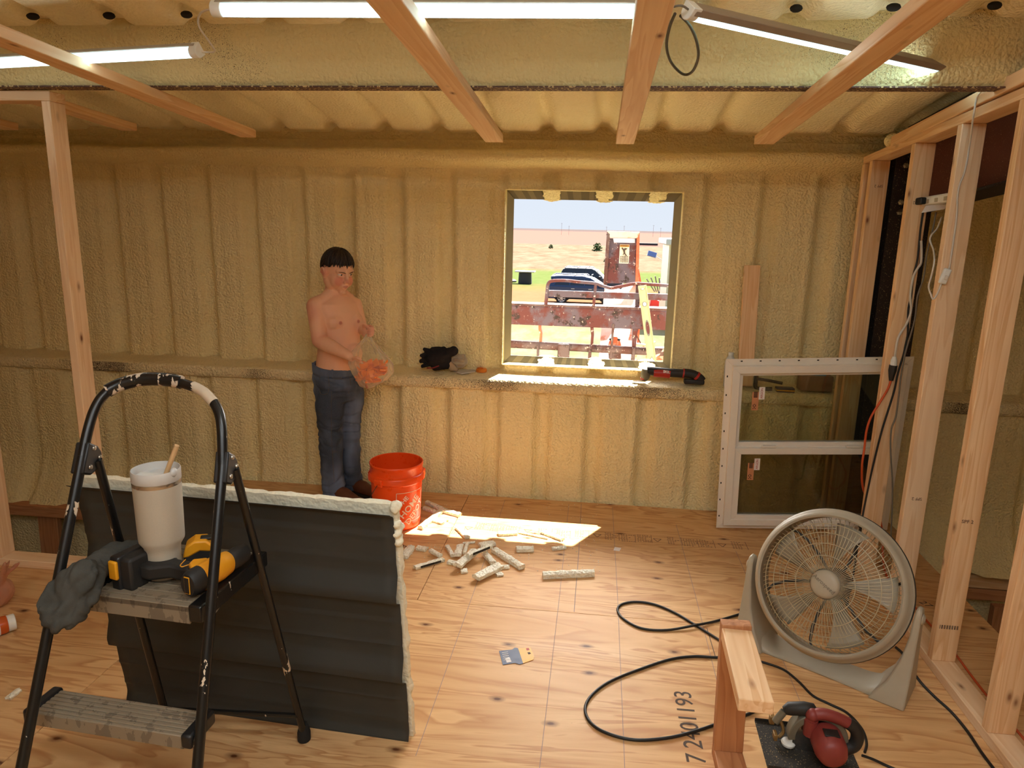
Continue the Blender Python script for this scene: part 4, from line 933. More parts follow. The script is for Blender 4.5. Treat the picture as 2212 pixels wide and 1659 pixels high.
hang('lamp_cable', [FZ(2150, 176, 2.235), FX(2135, 186, 1.352), FX(2112, 208, 1.356), FX(2103, 250, 1.357), FY(2093, 320, 3.055), FY(2084, 370, 3.055), FY(2070, 410, 3.055), FY(2066, 470, 3.055), FY(2058, 530, 3.055), FY(2050, 582, 3.055)], .0035, M['white_cord'], 'white lamp cord hanging from the slanted light down the third visible stud')
swt = thing('cord_switch', 'white inline switch on the lamp cord in front of the third stud', 'switch', FY(2041, 597, S3))
o = MB().box((0, 0, 0), (.030, .018, .062)).build('body', M['cap'], swt, world=False, bev=.006); o.matrix_basis = Matrix.Rotation(radians(14), 4, 'Y')
o = MB().box((.002, -.011, -.004), (.012, .006, .018)).build('rocker', M['white_cord'], swt, world=False, bev=.002); o.matrix_basis = Matrix.Rotation(radians(14), 4, 'Y')
hang('lamp_cable', [FY(2034, 610, 3.05), FY(2026, 632, 3.05), FY(2016, 646, 3.05), FY(2010, 634, 3.06), FY(2006, 618, 3.06), FY(2012, 596, 3.055), FY(2018, 565, 3.055), FY(2016, 540, 3.2), FY(2009, 520, 3.25), FY(2012, 508, 3.25), FY(2024, 494, 3.3), FY(2034, 470, 3.35)], .0035, M['white_cord'], 'white cord looping from the inline switch back up to the power strip')
hang('tube_lead', [FZ(433, 111, 2.19), FZ(450, 113, 2.19), FZ(464, 110, 2.19), FZ(452, 90, 2.2), FZ(434, 65, 2.21), FZ(428, 45, 2.21), FZ(434, 28, 2.215), FZ(450, 21, 2.215), FZ(459, 21, 2.215)], .003, M['white_cord'], 'thin lead joining the left and the long LED tubes')
hang('tube_lead', [FZ(1405, 22, 2.215), FZ(1440, 18, 2.21), FZ(1470, 12, 2.205), FZ(1486, 20, 2.205)], .003, M['tube_gray'], 'short lead joining the long tube to the slanted light')
hang('tube_lead', [FZ(1458, 30, 2.2), FZ(1446, 60, 2.19), FZ(1440, 100, 2.17), FZ(1450, 135, 2.15), FZ(1475, 160, 2.14), FZ(1495, 155, 2.14), FZ(1508, 125, 2.15), FZ(1505, 90, 2.17), FZ(1490, 55, 2.19), FZ(1470, 34, 2.2)], .0042, plain('flat_brown_lead', srgb(74, 64, 42), .6), 'flat brown lead hanging in a loop beside the rightmost of the centre joists')
# ------------------------------------------------------------------ bucket
M['bucket'] = plain('orange_bucket_plastic', srgb(255, 84, 24), .30, var=.03); M['bk_white'] = plain('white_bucket_print', srgb(244, 214, 196), .5)
b0 = FZ(858, 1129, 0); b0.z = .0015
bu = thing('bucket', 'bright orange five-gallon bucket with white stencilled logo behind the metal panel', 'bucket', b0)
bt0 = Matrix.Translation(b0)
BH, RB, RT0 = .368, .130, .150
Rz = lambda z: RB+(RT0-.006-RB)*min(1, z/.30)
MB().lathe([(RB-.012, .0), (RB-.003, .004), (RB, .012), (Rz(.26), .26), (Rz(.262), .2625), (RT0-.0005, .270), (RT0+.007, .274), (RT0+.007, .300), (RT0+.003, .308), (RT0-.005, .311), (RT0-.005, .350), (RT0-.002, .353), (RT0-.001, BH-.003), (RT0-.004, BH), (RT0-.008, BH-.002), (RT0-.010, .30), (RB-.006, .012), (0, .008)], 64, bt0, sharp=None) if False else None
MB().lathe([(RB-.012, .0), (RB-.003, .004), (RB, .012), (Rz(.26), .26), (Rz(.262), .2625), (RT0-.0005, .270), (RT0+.007, .274), (RT0+.007, .300), (RT0+.003, .308), (RT0-.005, .311), (RT0-.005, .350), (RT0-.002, .353), (RT0-.001, BH-.003), (RT0-.004, BH), (RT0-.008, BH-.002), (RT0-.010, .30), (RB-.006, .012), (0.001, .008)], 64, bt0).build('shell', M['bucket'], bu, sharp=50)
for a in (radians(-112), radians(40)):
    m4 = bt0 @ Matrix.Rotation(a, 4, 'Z') @ Matrix.Translation((RT0+.009, 0, .283))
    MB().box((0, 0, 0), (.016, .052, .040), m4).build('handle_ear', M['bucket'], bu, bev=.005)
pe = b0+V((RT0+.018)*cos(radians(-112)), (RT0+.018)*sin(radians(-112)), .275)
q1 = pe; q2 = FY(800, 1073, pe.y-.02)
MB().tube(smooth_path([q1, q1+(q2-q1)*.5+V(0, -.004, 0), q2, q2+V(-.02, .06, -.03), V(b0.x-.19, b0.y+.04, .10)], 5), .002, 6).build('bail_wire', M['blk_plastic'], bu)
# logo wrapped on the shell: outlined square, diagonal stencil words
ca = radians(-40)
def wrapb(p):
    x, z = p.x, p.y; zz = .140+z; r = Rz(zz)+.0012+p.z; a = ca+x/r; return V(r*cos(a), r*sin(a), zz)
mb = MB(); hsz = .086
for q in (((-hsz, -hsz), (hsz, -hsz)), ((hsz, -hsz), (hsz, hsz)), ((hsz, hsz), (-hsz, hsz)), ((-hsz, hsz), (-hsz, -hsz))):
    a, b = Vector((*q[0], 0)), Vector((*q[1], 0)); d = (b-a).normalized(); n = V(-d.y, d.x, 0)*.0016; vs = []
    for i in range(13):
        p = a+(b-a)*i/12
        for s in (-1, 1): vs.append(wrapb(p+n*s))
    mb.add([tuple(bt0 @ v) for v in vs], [(2*i, 2*i+2, 2*i+3, 2*i+1) for i in range(12)])
mb.build('logo_outline', M['bk_white'], bu, sharp=60)
ro = Matrix.Rotation(radians(45), 4, 'Z')
for body, x, y, s_ in (('THE', -.046, .036, .040), ('HOME', -.006, -.002, .058), ('DEPOT', .030, -.042, .054)):
    def wr_(p, x=x, y=y): 
        q = Matrix.Rotation(radians(45), 4, 'Z') @ V(p.x, p.y, 0); return wrapb(V(q.x+x, q.y+y, p.z))
    text(body, s_*.92, bt0, M['bk_white'], bu, 'logo_lettering', .0002, wr_, bold=.0008)
# ------------------------------------------------------------------ foam scraps
def scrap(pa, pb, wd, th, label, flat=False, z=0.0, seed=0, metal=False):
    a, b = FZ(pa[0], pa[1], z), FZ(pb[0], pb[1], z); d = b-a; L = d.length; d.normalize(); n = V(-d.y, d.x, 0)
    random.seed(seed); nx = max(5, int(L/.012)); ny = max(4, int(wd/.012)); mb = MB()
    def top(u, v):
        wv = 1+.22*nz(u*L*22, seed*3.1)+.1*nz(u*L*60, seed, 4); e = .006*nz(v*6, seed*2.2, 3)*(1 if .02 < u < .98 else 2)
        p = a+d*(u*L+e)+n*(v*wd/2*wv); return V(p.x, p.y, z+th*(1+.18*nz(u*L*40, v*wd*40, seed))*(1-.25*abs(v)**4)+.0025*nz(u*L*140, v*wd*140, seed))
    def bot(u, v):
        p = top(u, v); q = a+d*(u*L)+n*(v*wd/2); return V((p.x+q.x)/2, (p.y+q.y)/2, z+.0012)
    us, vs_ = lin(0, 1, nx), lin(-1, 1, ny)
    mb.grid(us, vs_, top); mb.grid(us, vs_[::-1], bot)
    for u, r_ in ((0.0, vs_), (1.0, vs_[::-1])): mb.grid([0, 1], r_, lambda t, v, u=u: top(u, v)*t+bot(u, v)*(1-t))
    for v, r_ in ((-1.0, us), (1.0, us[::-1])): mb.grid(r_, [0, 1], lambda u, t, v=v: top(u, v)*t+bot(u, v)*(1-t))
    c = (a+b)/2
    if metal:
        o = thing('foam_scrap', label, 'foam scrap', c, None, 'cut foam scraps on the floor'); mb.build('foam', M['foam_white'], o, sharp=50)
        MB().add([tuple(a+n*wd*.5+V(0, 0, z*0+.002)), tuple(b+n*wd*.5+V(0, 0, .002)), tuple(b+n*(wd*.5)+V(0, 0, th)), tuple(a+n*(wd*.5)+V(0, 0, th))], [(0, 1, 2, 3)]) 
        MB().box((0, 0, 0), (L*.7, .001, th*.7), Matrix.Translation(c-n*(wd*.55)+V(0, 0, th*.6)) @ frame(d, n, V(0, 0, 1)).to_4x4()).build('metal_strip', M['shoe'], o); return o
    o = mb.build('foam_scrap', M['foam_white'], None, sharp=50, loc=tuple(c)); return tag(o, label, 'foam scrap', 'cut foam scraps on the floor')
G = [((1172, 1248), (1283, 1243), .036, .030, 'longest foam scrap, lying alone right of the pile'),
 ((1028, 1252), (1080, 1226), .05, .024, 'knobbly foam scrap nearest the viewer at the front of the pile'),
 ((1068, 1192), (1128, 1230), .038, .026, 'long bumpy foam scrap slanting down the right side of the pile'),
 ((988, 1226), (1026, 1194), .044, .022, 'bumpy foam scrap leaning up through the middle of the pile'),
 ((1010, 1203), (1062, 1182), .024, .018, 'foam scrap with a dark metal edge across the top of the pile', True),
 ((1036, 1182), (1068, 1176), .05, .020, 'wide flat foam scrap at the back of the pile'),
 ((966, 1183), (978, 1204), .022, .018, 'thin curved foam scrap standing up at the left of the pile'),
 ((988, 1203), (994, 1182), .034, .020, 'upright smooth foam scrap beside the curved one'),
 ((1003, 1198), (1010, 1176), .018, .018, 'narrow foam sliver at the back of the pile'),
 ((968, 1216), (1000, 1222), .034, .016, 'flat foam scrap under the left of the pile'),
 ((1046, 1198), (1066, 1220), .030, .022, 'smooth bent foam scrap inside the right of the pile'),
 ((1072, 1244), (1086, 1242), .03, .014, 'small foam bit tucked under the front scrap'),
 ((1084, 1228), (1100, 1227), .026, .016, 'small foam stub right of the front scrap'),
 ((995, 1236), (1009, 1235), .036, .014, 'tiny cube of foam in front of the pile'),
 ((896, 1229), (958, 1211), .030, .016, 'flat foam scrap with a dark metal edge left of the pile', True),
 ((930, 1192), (952, 1204), .024, .018, 'curved foam scrap resting behind the metal-edged one'),
 ((872, 1208), (888, 1186), .040, .022, 'rectangular bumpy foam scrap closest to the metal panel'),
 ((902, 1186), (922, 1190), .036, .018, 'short crumbly foam scrap behind the rectangular one'),
 ((1000, 1175), (1026, 1173), .016, .010, 'thin foam shaving behind the pile'),
 ((988, 1142), (1010, 1164), .030, .018, 'foam scrap half in the sun patch behind the pile'),
 ((1076, 1156), (1116, 1154), .036, .018, 'sunlit foam scrap in the middle of the sun patch'),
 ((1122, 1152), (1184, 1165), .014, .010, 'long thin foam strip at the front edge of the sun patch'),
 ((1172, 1151), (1216, 1168), .032, .016, 'sunlit foam scrap near the right end of the sun patch'),
 ((1115, 1190), (1152, 1190), .040, .024, 'blocky foam scrap alone between the pile and the sun patch'),
 ((1192, 1188), (1222, 1185), .024, .016, 'tapered foam scrap right of the sun patch front edge'),
 ((908, 1144), (956, 1104), .032, .022, 'bright straight foam scrap leaning against the bucket foot'),
 ((938, 1124), (962, 1130), .060, .014, 'fan-shaped foam scrap right of the bucket'),
 ((952, 1104), (994, 1116), .034, .022, 'foam scrap pointing right from behind the bucket'),
 ((922, 1088), (958, 1104), .028, .022, 'shaded foam scrap behind the bucket, farther one'),
 ((916, 1100), (944, 1110), .026, .020, 'shaded foam scrap behind the bucket, nearer one')]
G.append(((18, 1512), (42, 1493), .022, .012, 'small pale foam sliver on the floor near the lower left corner'))
zlev = {1: .012, 3: .022, 4: .040, 7: .012, 10: .006, 5: .004, 15: .010}
for i, g in enumerate(G): scrap(g[0], g[1], g[2], g[3], g[4], z=zlev.get(i, 0.0), seed=i+1, metal=len(g) > 5)
mb = MB(); random.seed(5)
for k in range(260):
    p = FZ(random.uniform(880, 1300), random.uniform(1085, 1240), 0); s = random.uniform(.001, .003)
    mb.box((p.x, p.y, s*.5), (s*1.6, s, s))
o = mb.build('foam_crumbs', M['foam_white']); o['kind'] = 'stuff'; tag(o, 'foam crumbs scattered on the plywood around the scraps', 'crumbs')
# ------------------------------------------------------------------ blade card, sticker, floor print
M['card_b'] = plain('navy_card', srgb(44, 62, 98), .5); M['card_y'] = plain('yellow_card', srgb(232, 170, 40), .5)
cd = thing('blade_card', 'blue and yellow blade packaging card lying flat on the plywood', 'card', FZ(1116, 1421, 0))
def qd(name, pts, mat, z, par, th=.0012):
    vs = [FZ(*p, 0) for p in pts]; n = len(vs)
    return MB().add([(v.x, v.y, z) for v in vs]+[(v.x, v.y, z+th) for v in vs], [tuple(range(n))[::-1], tuple(range(n, 2*n))]+[(i, (i+1) % n, n+(i+1) % n, n+i) for i in range(n)]).build(name, mat, par, smooth=False)
qd('blue_half', [(1086, 1437), (1078, 1407), (1106, 1404), (1112, 1400), (1119, 1401), (1130, 1434), (1122, 1436), (1112, 1433)][::-1], M['card_b'], .001, cd)
qd('yellow_half', [(1119, 1401), (1146, 1400), (1154, 1420), (1152, 1426), (1130, 1434)][::-1], M['card_y'], .0012, cd)
qd('barcode_patch', [(1095, 1433), (1091, 1424), (1101, 1422), (1105, 1431)][::-1], M['lab_wh'], .0026, cd, .0004)
qd('red_mark', [(1138, 1406), (1136, 1402), (1142, 1401), (1144, 1405)][::-1], M['red_ink'], .0026, cd, .0004)
qd('bird_mark', [(1142, 1415), (1139, 1411), (1144, 1410), (1147, 1413)][::-1], M['ink'], .0026, cd, .0004)
for k in range(5): qd('print_line', [(1084+k, 1412+4*k), (1084+k, 1411+4*k), (1097+k, 1409+4*k), (1097+k, 1410+4*k)][::-1], M['lab_wh'], .0026, cd, .0004)
stk = qd('paper_sticker', [(1325, 1189), (1328, 1182), (1342, 1184), (1338, 1191)][::-1], M['lab_wh'], .0006, None, .0006); tag(stk, 'small white paper sticker on the plywood right of the foam scraps', 'sticker')
fl_rot = Matrix.Rotation(radians(91), 4, 'Z')
p = FZ(1490, 1565, .0008)
text('7 2401193', .090, Matrix.Translation(p) @ fl_rot, M['ink'], flo, 'stamped_number', .0001, spacing=.95)
for px, s, r in (((872, 1180), '8', 60), ((862, 1212), '52', 50), ((2000, 1305), '27', -60), ((2025, 1332), '2', -60)):
    text(s, .055, Matrix.Translation(FZ(*px, .0008)) @ Matrix.Rotation(radians(r), 4, 'Z'), M['ink'], flo, 'pencil_number', .0001)
for k, px in enumerate(((985, 1146), (1012, 1140), (1040, 1136), (1072, 1140), (1105, 1143), (1140, 1146), (1175, 1149), (1215, 1153), (1255, 1152), (1290, 1156), (1320, 1158), (1355, 1162), (1390, 1163), (1420, 1166), (1455, 1168), (1490, 1172), (1525, 1174), (1560, 1177), (1595, 1178))):
    q = FZ(*px, .0008); mb = MB(); random.seed(k)
    if k % 4 == 1:
        for a in range(3): 
            t0, t1 = 2*pi*a/3+.5, 2*pi*(a+1)/3+.5; A = V(q.x+.025*cos(t0), q.y+.025*sin(t0), .0008); B = V(q.x+.025*cos(t1), q.y+.025*sin(t1), .0008); d = (B-A).normalized()*.0025; n = V(-d.y, d.x, 0); mb.add([A-n, B-n, B+n, A+n], [(0, 1, 2, 3)])
    else:
        for r in range(6):
            for c in range(random.randint(3, 6)):
                x0 = q.x-.035+c*.013+random.uniform(0, .004); y0 = q.y-.045+r*.016; mb.add([(x0, y0, .0008), (x0+random.uniform(.005, .01), y0, .0008), (x0+.009, y0+.007, .0008), (x0, y0+.007, .0008)], [(0, 1, 2, 3)])
        mb.add([(q.x+.042, q.y-.05, .0008), (q.x+.045, q.y-.05, .0008), (q.x+.045, q.y+.05, .0008), (q.x+.042, q.y+.05, .0008)], [(0, 1, 2, 3)])
    mb.build('grade_stamp', M['ink2'], flo, smooth=False)
# ------------------------------------------------------------------ things on the girt shelf
zs_ = lambda y: ZS1+.006+.016*(y-YSF)/.14
o = lumber('lumber_offcut', V(.900, 4.245, .762), FY(1625, 573, 4.262), (1, -.12, 0), .089, .036, M['stud']); tag(o, 'short upright two-by-four standing on the girt shelf against the foam wall', 'lumber offcut')
M['glove'] = cloth_mat('black_glove_fabric', srgb(30, 28, 30), srgb(46, 42, 42)); M['leather'] = cloth_mat('tan_grey_leather', srgb(176, 150, 120), srgb(150, 132, 112), 120)
GY = 4.235
def glove(name, px_list, mat, label, vox=.005):
    mb = MB()
    for a, b, r0, r1 in px_list: capsule(mb, FY(a[0], a[1], GY+(a[2] if len(a) > 2 else 0)), r0, FY(b[0], b[1], GY+(b[2] if len(b) > 2 else 0)), r1)
    o = fuse(mb, name, mat, vox, 2, None, lambda p, n: p+n*(.0025*nz(p.x*60, p.y*60, p.z*60))); tag(o, label, 'gloves' if 'glove' in name else 'film'); return o
glove('work_glove', [((958, 770), (934, 774), .050, .046), ((940, 792), (968, 788), .026, .026), ((970, 762), (980, 758), .030, .030), ((926, 757), (917, 755), .014, .012), ((924, 766), (911, 768), .015, .013), ((922, 776), (909, 780), .015, .013), ((926, 787), (913, 791), .014, .012), ((955, 772), (968, 780), .034, .026), ((935, 756), (958, 755), .020, .020)], M['glove'], 'pair of black work gloves piled on the girt shelf left of the window')
o = MB().tube(smooth_path([FY(922, 795, GY-.045), FY(935, 795, GY-.05), FY(948, 790, GY-.05)], 4), .004, 6).build('glove_piping', plain('dark_red_piping', srgb(110, 26, 26), .7), bpy.data.objects['work_glove']) 
glove('leather_glove', [((966, 772), (976, 795), .022, .020), ((976, 790), (986, 798), .020, .014)], M['leather'], 'tan leather glove between the black gloves and the crumpled film')
M['film_clear'] = film('clear_crumpled_film', srgb(200, 190, 176), .30)
glove('plastic_film', [((983, 778), (1000, 780), .026, .024), ((985, 770), (1002, 768), .012, .012), ((1004, 775), (1006, 784), .014, .014), ((990, 790), (1000, 790), .016, .014)], M['film_clear'], 'crumpled clear plastic film behind the booklet on the shelf')
bk = thing('booklet', 'white folded booklet lying at the edge of the girt shelf', 'booklet', FY(1000, 803, 4.21))
def qy(name, pts, z, mat, par, th=.0015):
    vs = [FZ(*p, z) for p in pts]; n = len(vs)
    return MB().add([tuple(v) for v in vs]+[(v.x, v.y, z+th) for v in vs], [tuple(range(n))[::-1], tuple(range(n, 2*n))]+[(i, (i+1) % n, n+(i+1) % n, n+i) for i in range(n)]).build(name, mat, par, smooth=False)
qy('pages', [(972, 800), (997, 808.5), (1026, 803.5), (1030, 797), (1000, 796)], .762, M['lab_wh'], bk, .004); qy('cover', [(973, 799), (998, 806.5), (1027, 801.5), (1031, 795.5), (1001, 794.5)], .7675, plain('grey_cover', srgb(196, 192, 190), .5), bk, .0012)
tr_ = thing('tape_roll', 'small orange plastic roll beside the booklet on the shelf', 'tape', FZ(1041, 803, .765))
MB().lathe([(.010, 0), (.033, 0), (.034, .004), (.034, .016), (.031, .02), (.010, .02)], 28, Matrix.Translation(FZ(1040, 803, .762))).build('rim', plain('orange_plastic', srgb(228, 128, 30), .4), tr_); MB().lathe([(.012, .02), (.018, .02), (.018, .026), (.0, .027)], 16, Matrix.Translation(FZ(1037, 803, .762))).build('hub', plain('orange_plastic_dark', srgb(210, 112, 24), .4), tr_)
# multi tool
MY = 4.225
mt = thing('oscillating_tool', 'black and red oscillating multi-tool lying on the shelf under the window', 'power tool', FY(1455, 820, MY))
def TY(pts, rs, name, mat, n=12, par=None): 
    return MB().tube(smooth_path([FY(p[0], p[1], MY+(p[2] if len(p) > 2 else 0)) for p in pts], 3), None or [rs[0]+(rs[1]-rs[0])*i/((len(pts)-1)*3) for i in range((len(pts)-1)*3+1)], n).build(name, mat, par or mt, sharp=50)
M['tool_red'] = plain('tool_red_plastic', srgb(176, 36, 26), .4)
MB().tube([FY(1396, 797, MY), FY(1395, 806, MY), FY(1393, 816, MY), FY(1392, 822, MY)], [.024, .029, .026, .017], 14).build('gear_head', M['saw_grey'], mt, sharp=50)
MB().tube([FY(1391, 816, MY), FY(1390.5, 820, MY)], [.0235, .020], 14).build('head_ring', M['tool_red'], mt)
TY([(1398, 801), (1415, 802), (1445, 805), (1480, 807)], (.027, .025), 'body', M['dk'])
TY([(1412, 805, -.006), (1430, 806, -.007), (1447, 808, -.006)], (.0265, .0265), 'red_shell', M['tool_red'])
TY([(1478, 806), (1495, 808), (1510, 815), (1517, 822)], (.027, .024), 'rear_grip', M['dk'])
TY([(1474.5, 806), (1477.5, 806.4)], (.0285, .0285), 'red_band', M['tool_red']); TY([(1503, 811), (1507, 814)], (.0285, .0285), 'red_band', M['tool_red'])
pb = FY(1499, 824, MY); MB().box(tuple(pb), (.118, .052, .030), ).build('battery', M['blk_plastic'], mt, bev=.008)
pl_ = FZ(1383, 823, .765); MB().box((FY(1381, 823, MY).x, MY, FY(1381, 823, MY).z), (.075, .024, .003)).build('cutting_blade', M['chrome'], mt)
text('SKIL', .021, Matrix.Translation(FY(1440, 803.5, MY-.035)) @ Matrix.Rotation(radians(90), 4, 'X') @ Matrix.Rotation(radians(-3), 4, 'Z'), M['wht'], mt, 'lettering', .001, bold=.0006)
# bottle neck behind the window unit, hammer and carton seen through the pane
bo = thing('water_bottle', 'clear bottle with a white cap showing just above the left corner of the window unit', 'bottle', FY(1580, 800, 4.24))
bx = FY(1579, 766, 4.24); z_ = bx.z
MB().lathe([(.030, .757-z_), (.032, -.09), (.032, -.045), (.022, -.018), (.013, -.004), (.013, .008)], 18, Matrix.Translation(bx)).build('body', M['clear'], bo, sharp=60); MB().lathe([(.0155, -.004), (.0155, .012), (.014, .014), (.0, .0145)], 18, Matrix.Translation(bx)).build('cap', M['cap'], bo)
hm = thing('pry_tool', 'dark claw hammer standing on the shelf seen through the upper pane', 'hammer', FY(1640, 840, 4.23))
MB().tube(smooth_path([FY(1632, 803, 4.23), FY(1634, 815, 4.23), FY(1632, 835, 4.23), FY(1642, 840, 4.22), FY(1668, 840, 4.2)], 4), .012, 8).build('head', M['shoe'], hm); MB().tube([FY(1634, 818, 4.23), FY(1660, 822, 4.22), FY(1690, 828, 4.21)], .009, 8).build('handle', M['dk'], hm)
bxo = thing('carton', 'small brown carton with blue wrapping on the shelf seen through the upper pane', 'box', FY(1760, 850, 4.21))
MB().box(tuple(FY(1760, 826, 4.235)), (.18, .08, .088)).build('box_body', plain('brown_carton', srgb(150, 116, 90), .8), bxo, bev=.002)
capb = MB(); capsule(capb, FY(1745, 808, 4.235), .02, FY(1775, 812, 4.235), .024, sq=.6); capb.build('blue_wrapping', plain('blue_wrap', srgb(70, 150, 190), .5), bxo, sharp=80)
MB().box((0, 0, 0), (.10, .05, .028), Matrix.Translation(FY(1695, 842, 4.215))).build('packet', M['card_b'], None, loc=tuple(FY(1695, 842, 4.215)))
tag(bpy.data.objects['packet'], 'flat blue and yellow packet left of the carton behind the pane', 'packet')
MB().box((0, 0, 0), (.102, .052, .008), Matrix.Translation(FY(1695, 842, 4.215))).build('yellow_stripe', M['card_y'], bpy.data.objects['packet'])
# ------------------------------------------------------------------ outside: the plain, the yard, vehicles
ZG = -3.1
def ground_mat():
    t = NT('plain_ground', 1.0, 0, 0.0); v = t.co(); s = t.sep(v)
    wob = t.noise(t.co(sc=(.03, .12, 1)), 1.0, 4, .6); y = t.mth('ADD', s[1], t.mth('MULTIPLY', t.mth('SUBTRACT', wob, .5), 14.0))
    fine = t.noise(t.co(sc=(1, .35, 1)), 1.3, 5, .65); tuft = t.noise(t.co(sc=(1, .3, 1)), .45, 4, .7)
    near = t.mix(t.ramp(fine, [(.40, 0.0), (.6, 1.0)]), srgb(112, 104, 86), srgb(92, 100, 70))
    dirt = t.mix(fine, srgb(112, 76, 52), srgb(120, 92, 70))
    green = t.mix(fine, srgb(70, 84, 42), srgb(90, 96, 60))
    dry = t.mix(t.ramp(tuft, [(.35, 0.0), (.7, 1.0)]), srgb(112, 97, 81), srgb(86, 72, 58))
    plow = t.mix(fine, srgb(106, 78, 70), srgb(112, 86, 78))
    far = srgb(82, 72, 70)
    def step(a, b): return t.ramp(t.mth('DIVIDE', t.mth('SUBTRACT', y, a), b-a, True), [(0, 0.0), (1, 1.0)])
    c = t.mix(step(34, 39), near, dirt); c = t.mix(step(55, 62), c, green); c = t.mix(step(80, 88), c, dry); c = t.mix(step(212, 226), c, plow); c = t.mix(step(1200, 1500), c, far)
    t.color(c); return t.m
gr_ = MB()
ysg = [4.6, 8, 14, 20, 26, 32, 38, 45, 52, 60, 70, 82, 100, 130, 170, 215, 260, 340, 460, 640, 900, 1300, 2000, 3200, 5200]
gr_.grid([-4000, -1500, -500, -200, -80, -40, -20, -10, -5, 0, 5, 10, 20, 40, 80, 200, 500, 1500, 4000], ysg, lambda x, y: (x, y, ZG+.12*nz(x*.06, y*.06)*(1 if y > 10 else 0)))
go_ = struct(gr_.build('ground', ground_mat(), None, sharp=80))
gb = struct(MB().grid([-400, -5.3], lin(-300, 4.6, 2), lambda x, y: (x, y, ZG)).build('ground_yard', bpy.data.materials['plain_ground'], None))
struct(MB().grid([-5.3, 400], [-300, -3.5], lambda x, y: (x, y, ZG)).build('ground_yard_rear', bpy.data.materials['plain_ground'], None))
# --- loader carriage just outside the window
def rust_mat(name, base, patch1, patch2):
    t = NT(name, .6, .1, .4); v = t.co(sc=(1, 1, 1)); a = t.noise(v, 5, 5, .65); b = t.noise(t.co(loc=(7, 3, 1)), 9, 5, .7); c = t.noise(v, 40, 3, .6)
    col = t.mix(t.ramp(a, [(.45, 0.0), (.56, 1.0)]), base, patch1); col = t.mix(t.ramp(b, [(.56, 0.0), (.62, 1.0)]), col, patch2); col = t.mix(t.ramp(c, [(.64, 0.0), (.70, 1.0)]), col, srgb(216, 186, 178)); t.color(col); t.bump(a, .2, .004); return t.m
M['rust'] = rust_mat('worn_red_steel', srgb(94, 44, 42), srgb(92, 78, 90), srgb(48, 32, 30))
M['rust_dk'] = rust_mat('dark_worn_steel', srgb(88, 52, 46), srgb(104, 84, 84), srgb(50, 34, 32))
M['ored'] = rust_mat('faded_orange_paint', srgb(186, 84, 56), srgb(200, 104, 72), srgb(206, 150, 134))
M['pink'] = rust_mat('sunlit_orange_paint', srgb(232, 186, 166), srgb(236, 200, 186), srgb(224, 140, 104))  # orange paint with direct sunlight put into its pale pink colour
LY = 5.4
lo = thing('loader_carriage', 'rusty red loader carriage with bent tube guard and orange mast just outside the window', 'loader', V(.1, LY, -3.1))
def ly(px, py, Y=LY): return FY(px, py, Y)
def bar(name, a, b, r, mat, n=10): return MB().tube(smooth_path([ly(*q) for q in (a if isinstance(a, list) else [a, b])], 4), r, n).build(name, mat, lo, sharp=60)
def plate(name, pts, d, mat, Y=LY, par=None):
    vs = [FY(p[0], p[1], p[2] if len(p) > 2 else Y) for p in pts]; n = len(vs)
    return MB().add([tuple(v) for v in vs]+[(v.x, v.y+d, v.z) for v in vs], [tuple(range(n)), tuple(range(n, 2*n))[::-1]]+[(i, n+i, n+(i+1) % n, (i+1) % n) for i in range(n)]).build(name, mat, par or lo, bev=.003)
zt0, zb0 = ly(1240, 664).z, ly(1240, 706).z
MB().box((-.1, LY+.06, (zt0+zb0)/2), (2.7, .12, zt0-zb0)).build('main_beam', M['rust'], lo, bev=.006)
MB().box((-.1, LY+.06, zt0+.008), (2.7, .15, .016)).build('beam_cap', M['rust_dk'], lo, bev=.003)
bar('guard_tube', [(1179, 658), (1182, 630), (1184, 614), (1192, 607), (1220, 606), (1250, 609), (1285, 612), (1300, 617), (1318, 622), (1335, 620), (1370, 613), (1400, 614), (1445, 617), (1520, 622), (1530, 640), (1532, 660)], None, .013, M['rust'])
plate('guard_plate', [(1183, 627), (1183, 641), (1520, 652), (1520, 638)], .03, M['rust'])
bar('guard_post', (1287, 612), (1282, 662), .011, M['rust']); plate('guard_post', [(1374, 614), (1372, 668), (1381, 668), (1383, 614)], .05, M['rust'], LY+.034)
plate('fork_hanger', [(1163, 696), (1163, 712), (1166, 722), (1164, 744), (1169, 744), (1171, 722), (1168, 710), (1169, 696)], .10, M['ored'], LY+.015); plate('fork_hanger', [(1274, 698), (1277, 724), (1275, 750), (1281, 750), (1283, 724), (1281, 698)], .10, M['rust'], LY+.015)
plate('fork_hanger', [(1367, 703), (1366, 755), (1373, 755), (1377, 720), (1381, 705)], .12, M['rust'], LY+.015)
bar('thin_rod', (1325, 700), (1319, 778), .009, M['rust_dk'])
sz0 = ly(1200, 751).z; MB().tube([V(-1.4, LY+.02, sz0+.02), V(1.0, LY+.02, sz0-.008)], .031, 14).build('fork_shaft', M['rust_dk'], lo)
for a, b, w_ in ((1205, 1230, .055), (1160, 1164, .05), (1271, 1278, .045), (1365, 1372, .045)):
    c0, c1 = ly(a, 756), ly(b, 757); MB().box(((c0.x+c1.x)/2, LY+.02, sz0-.04), (c1.x-c0.x, .10, .09+w_)).build('shaft_collar', M['rust_dk'], lo, bev=.008)
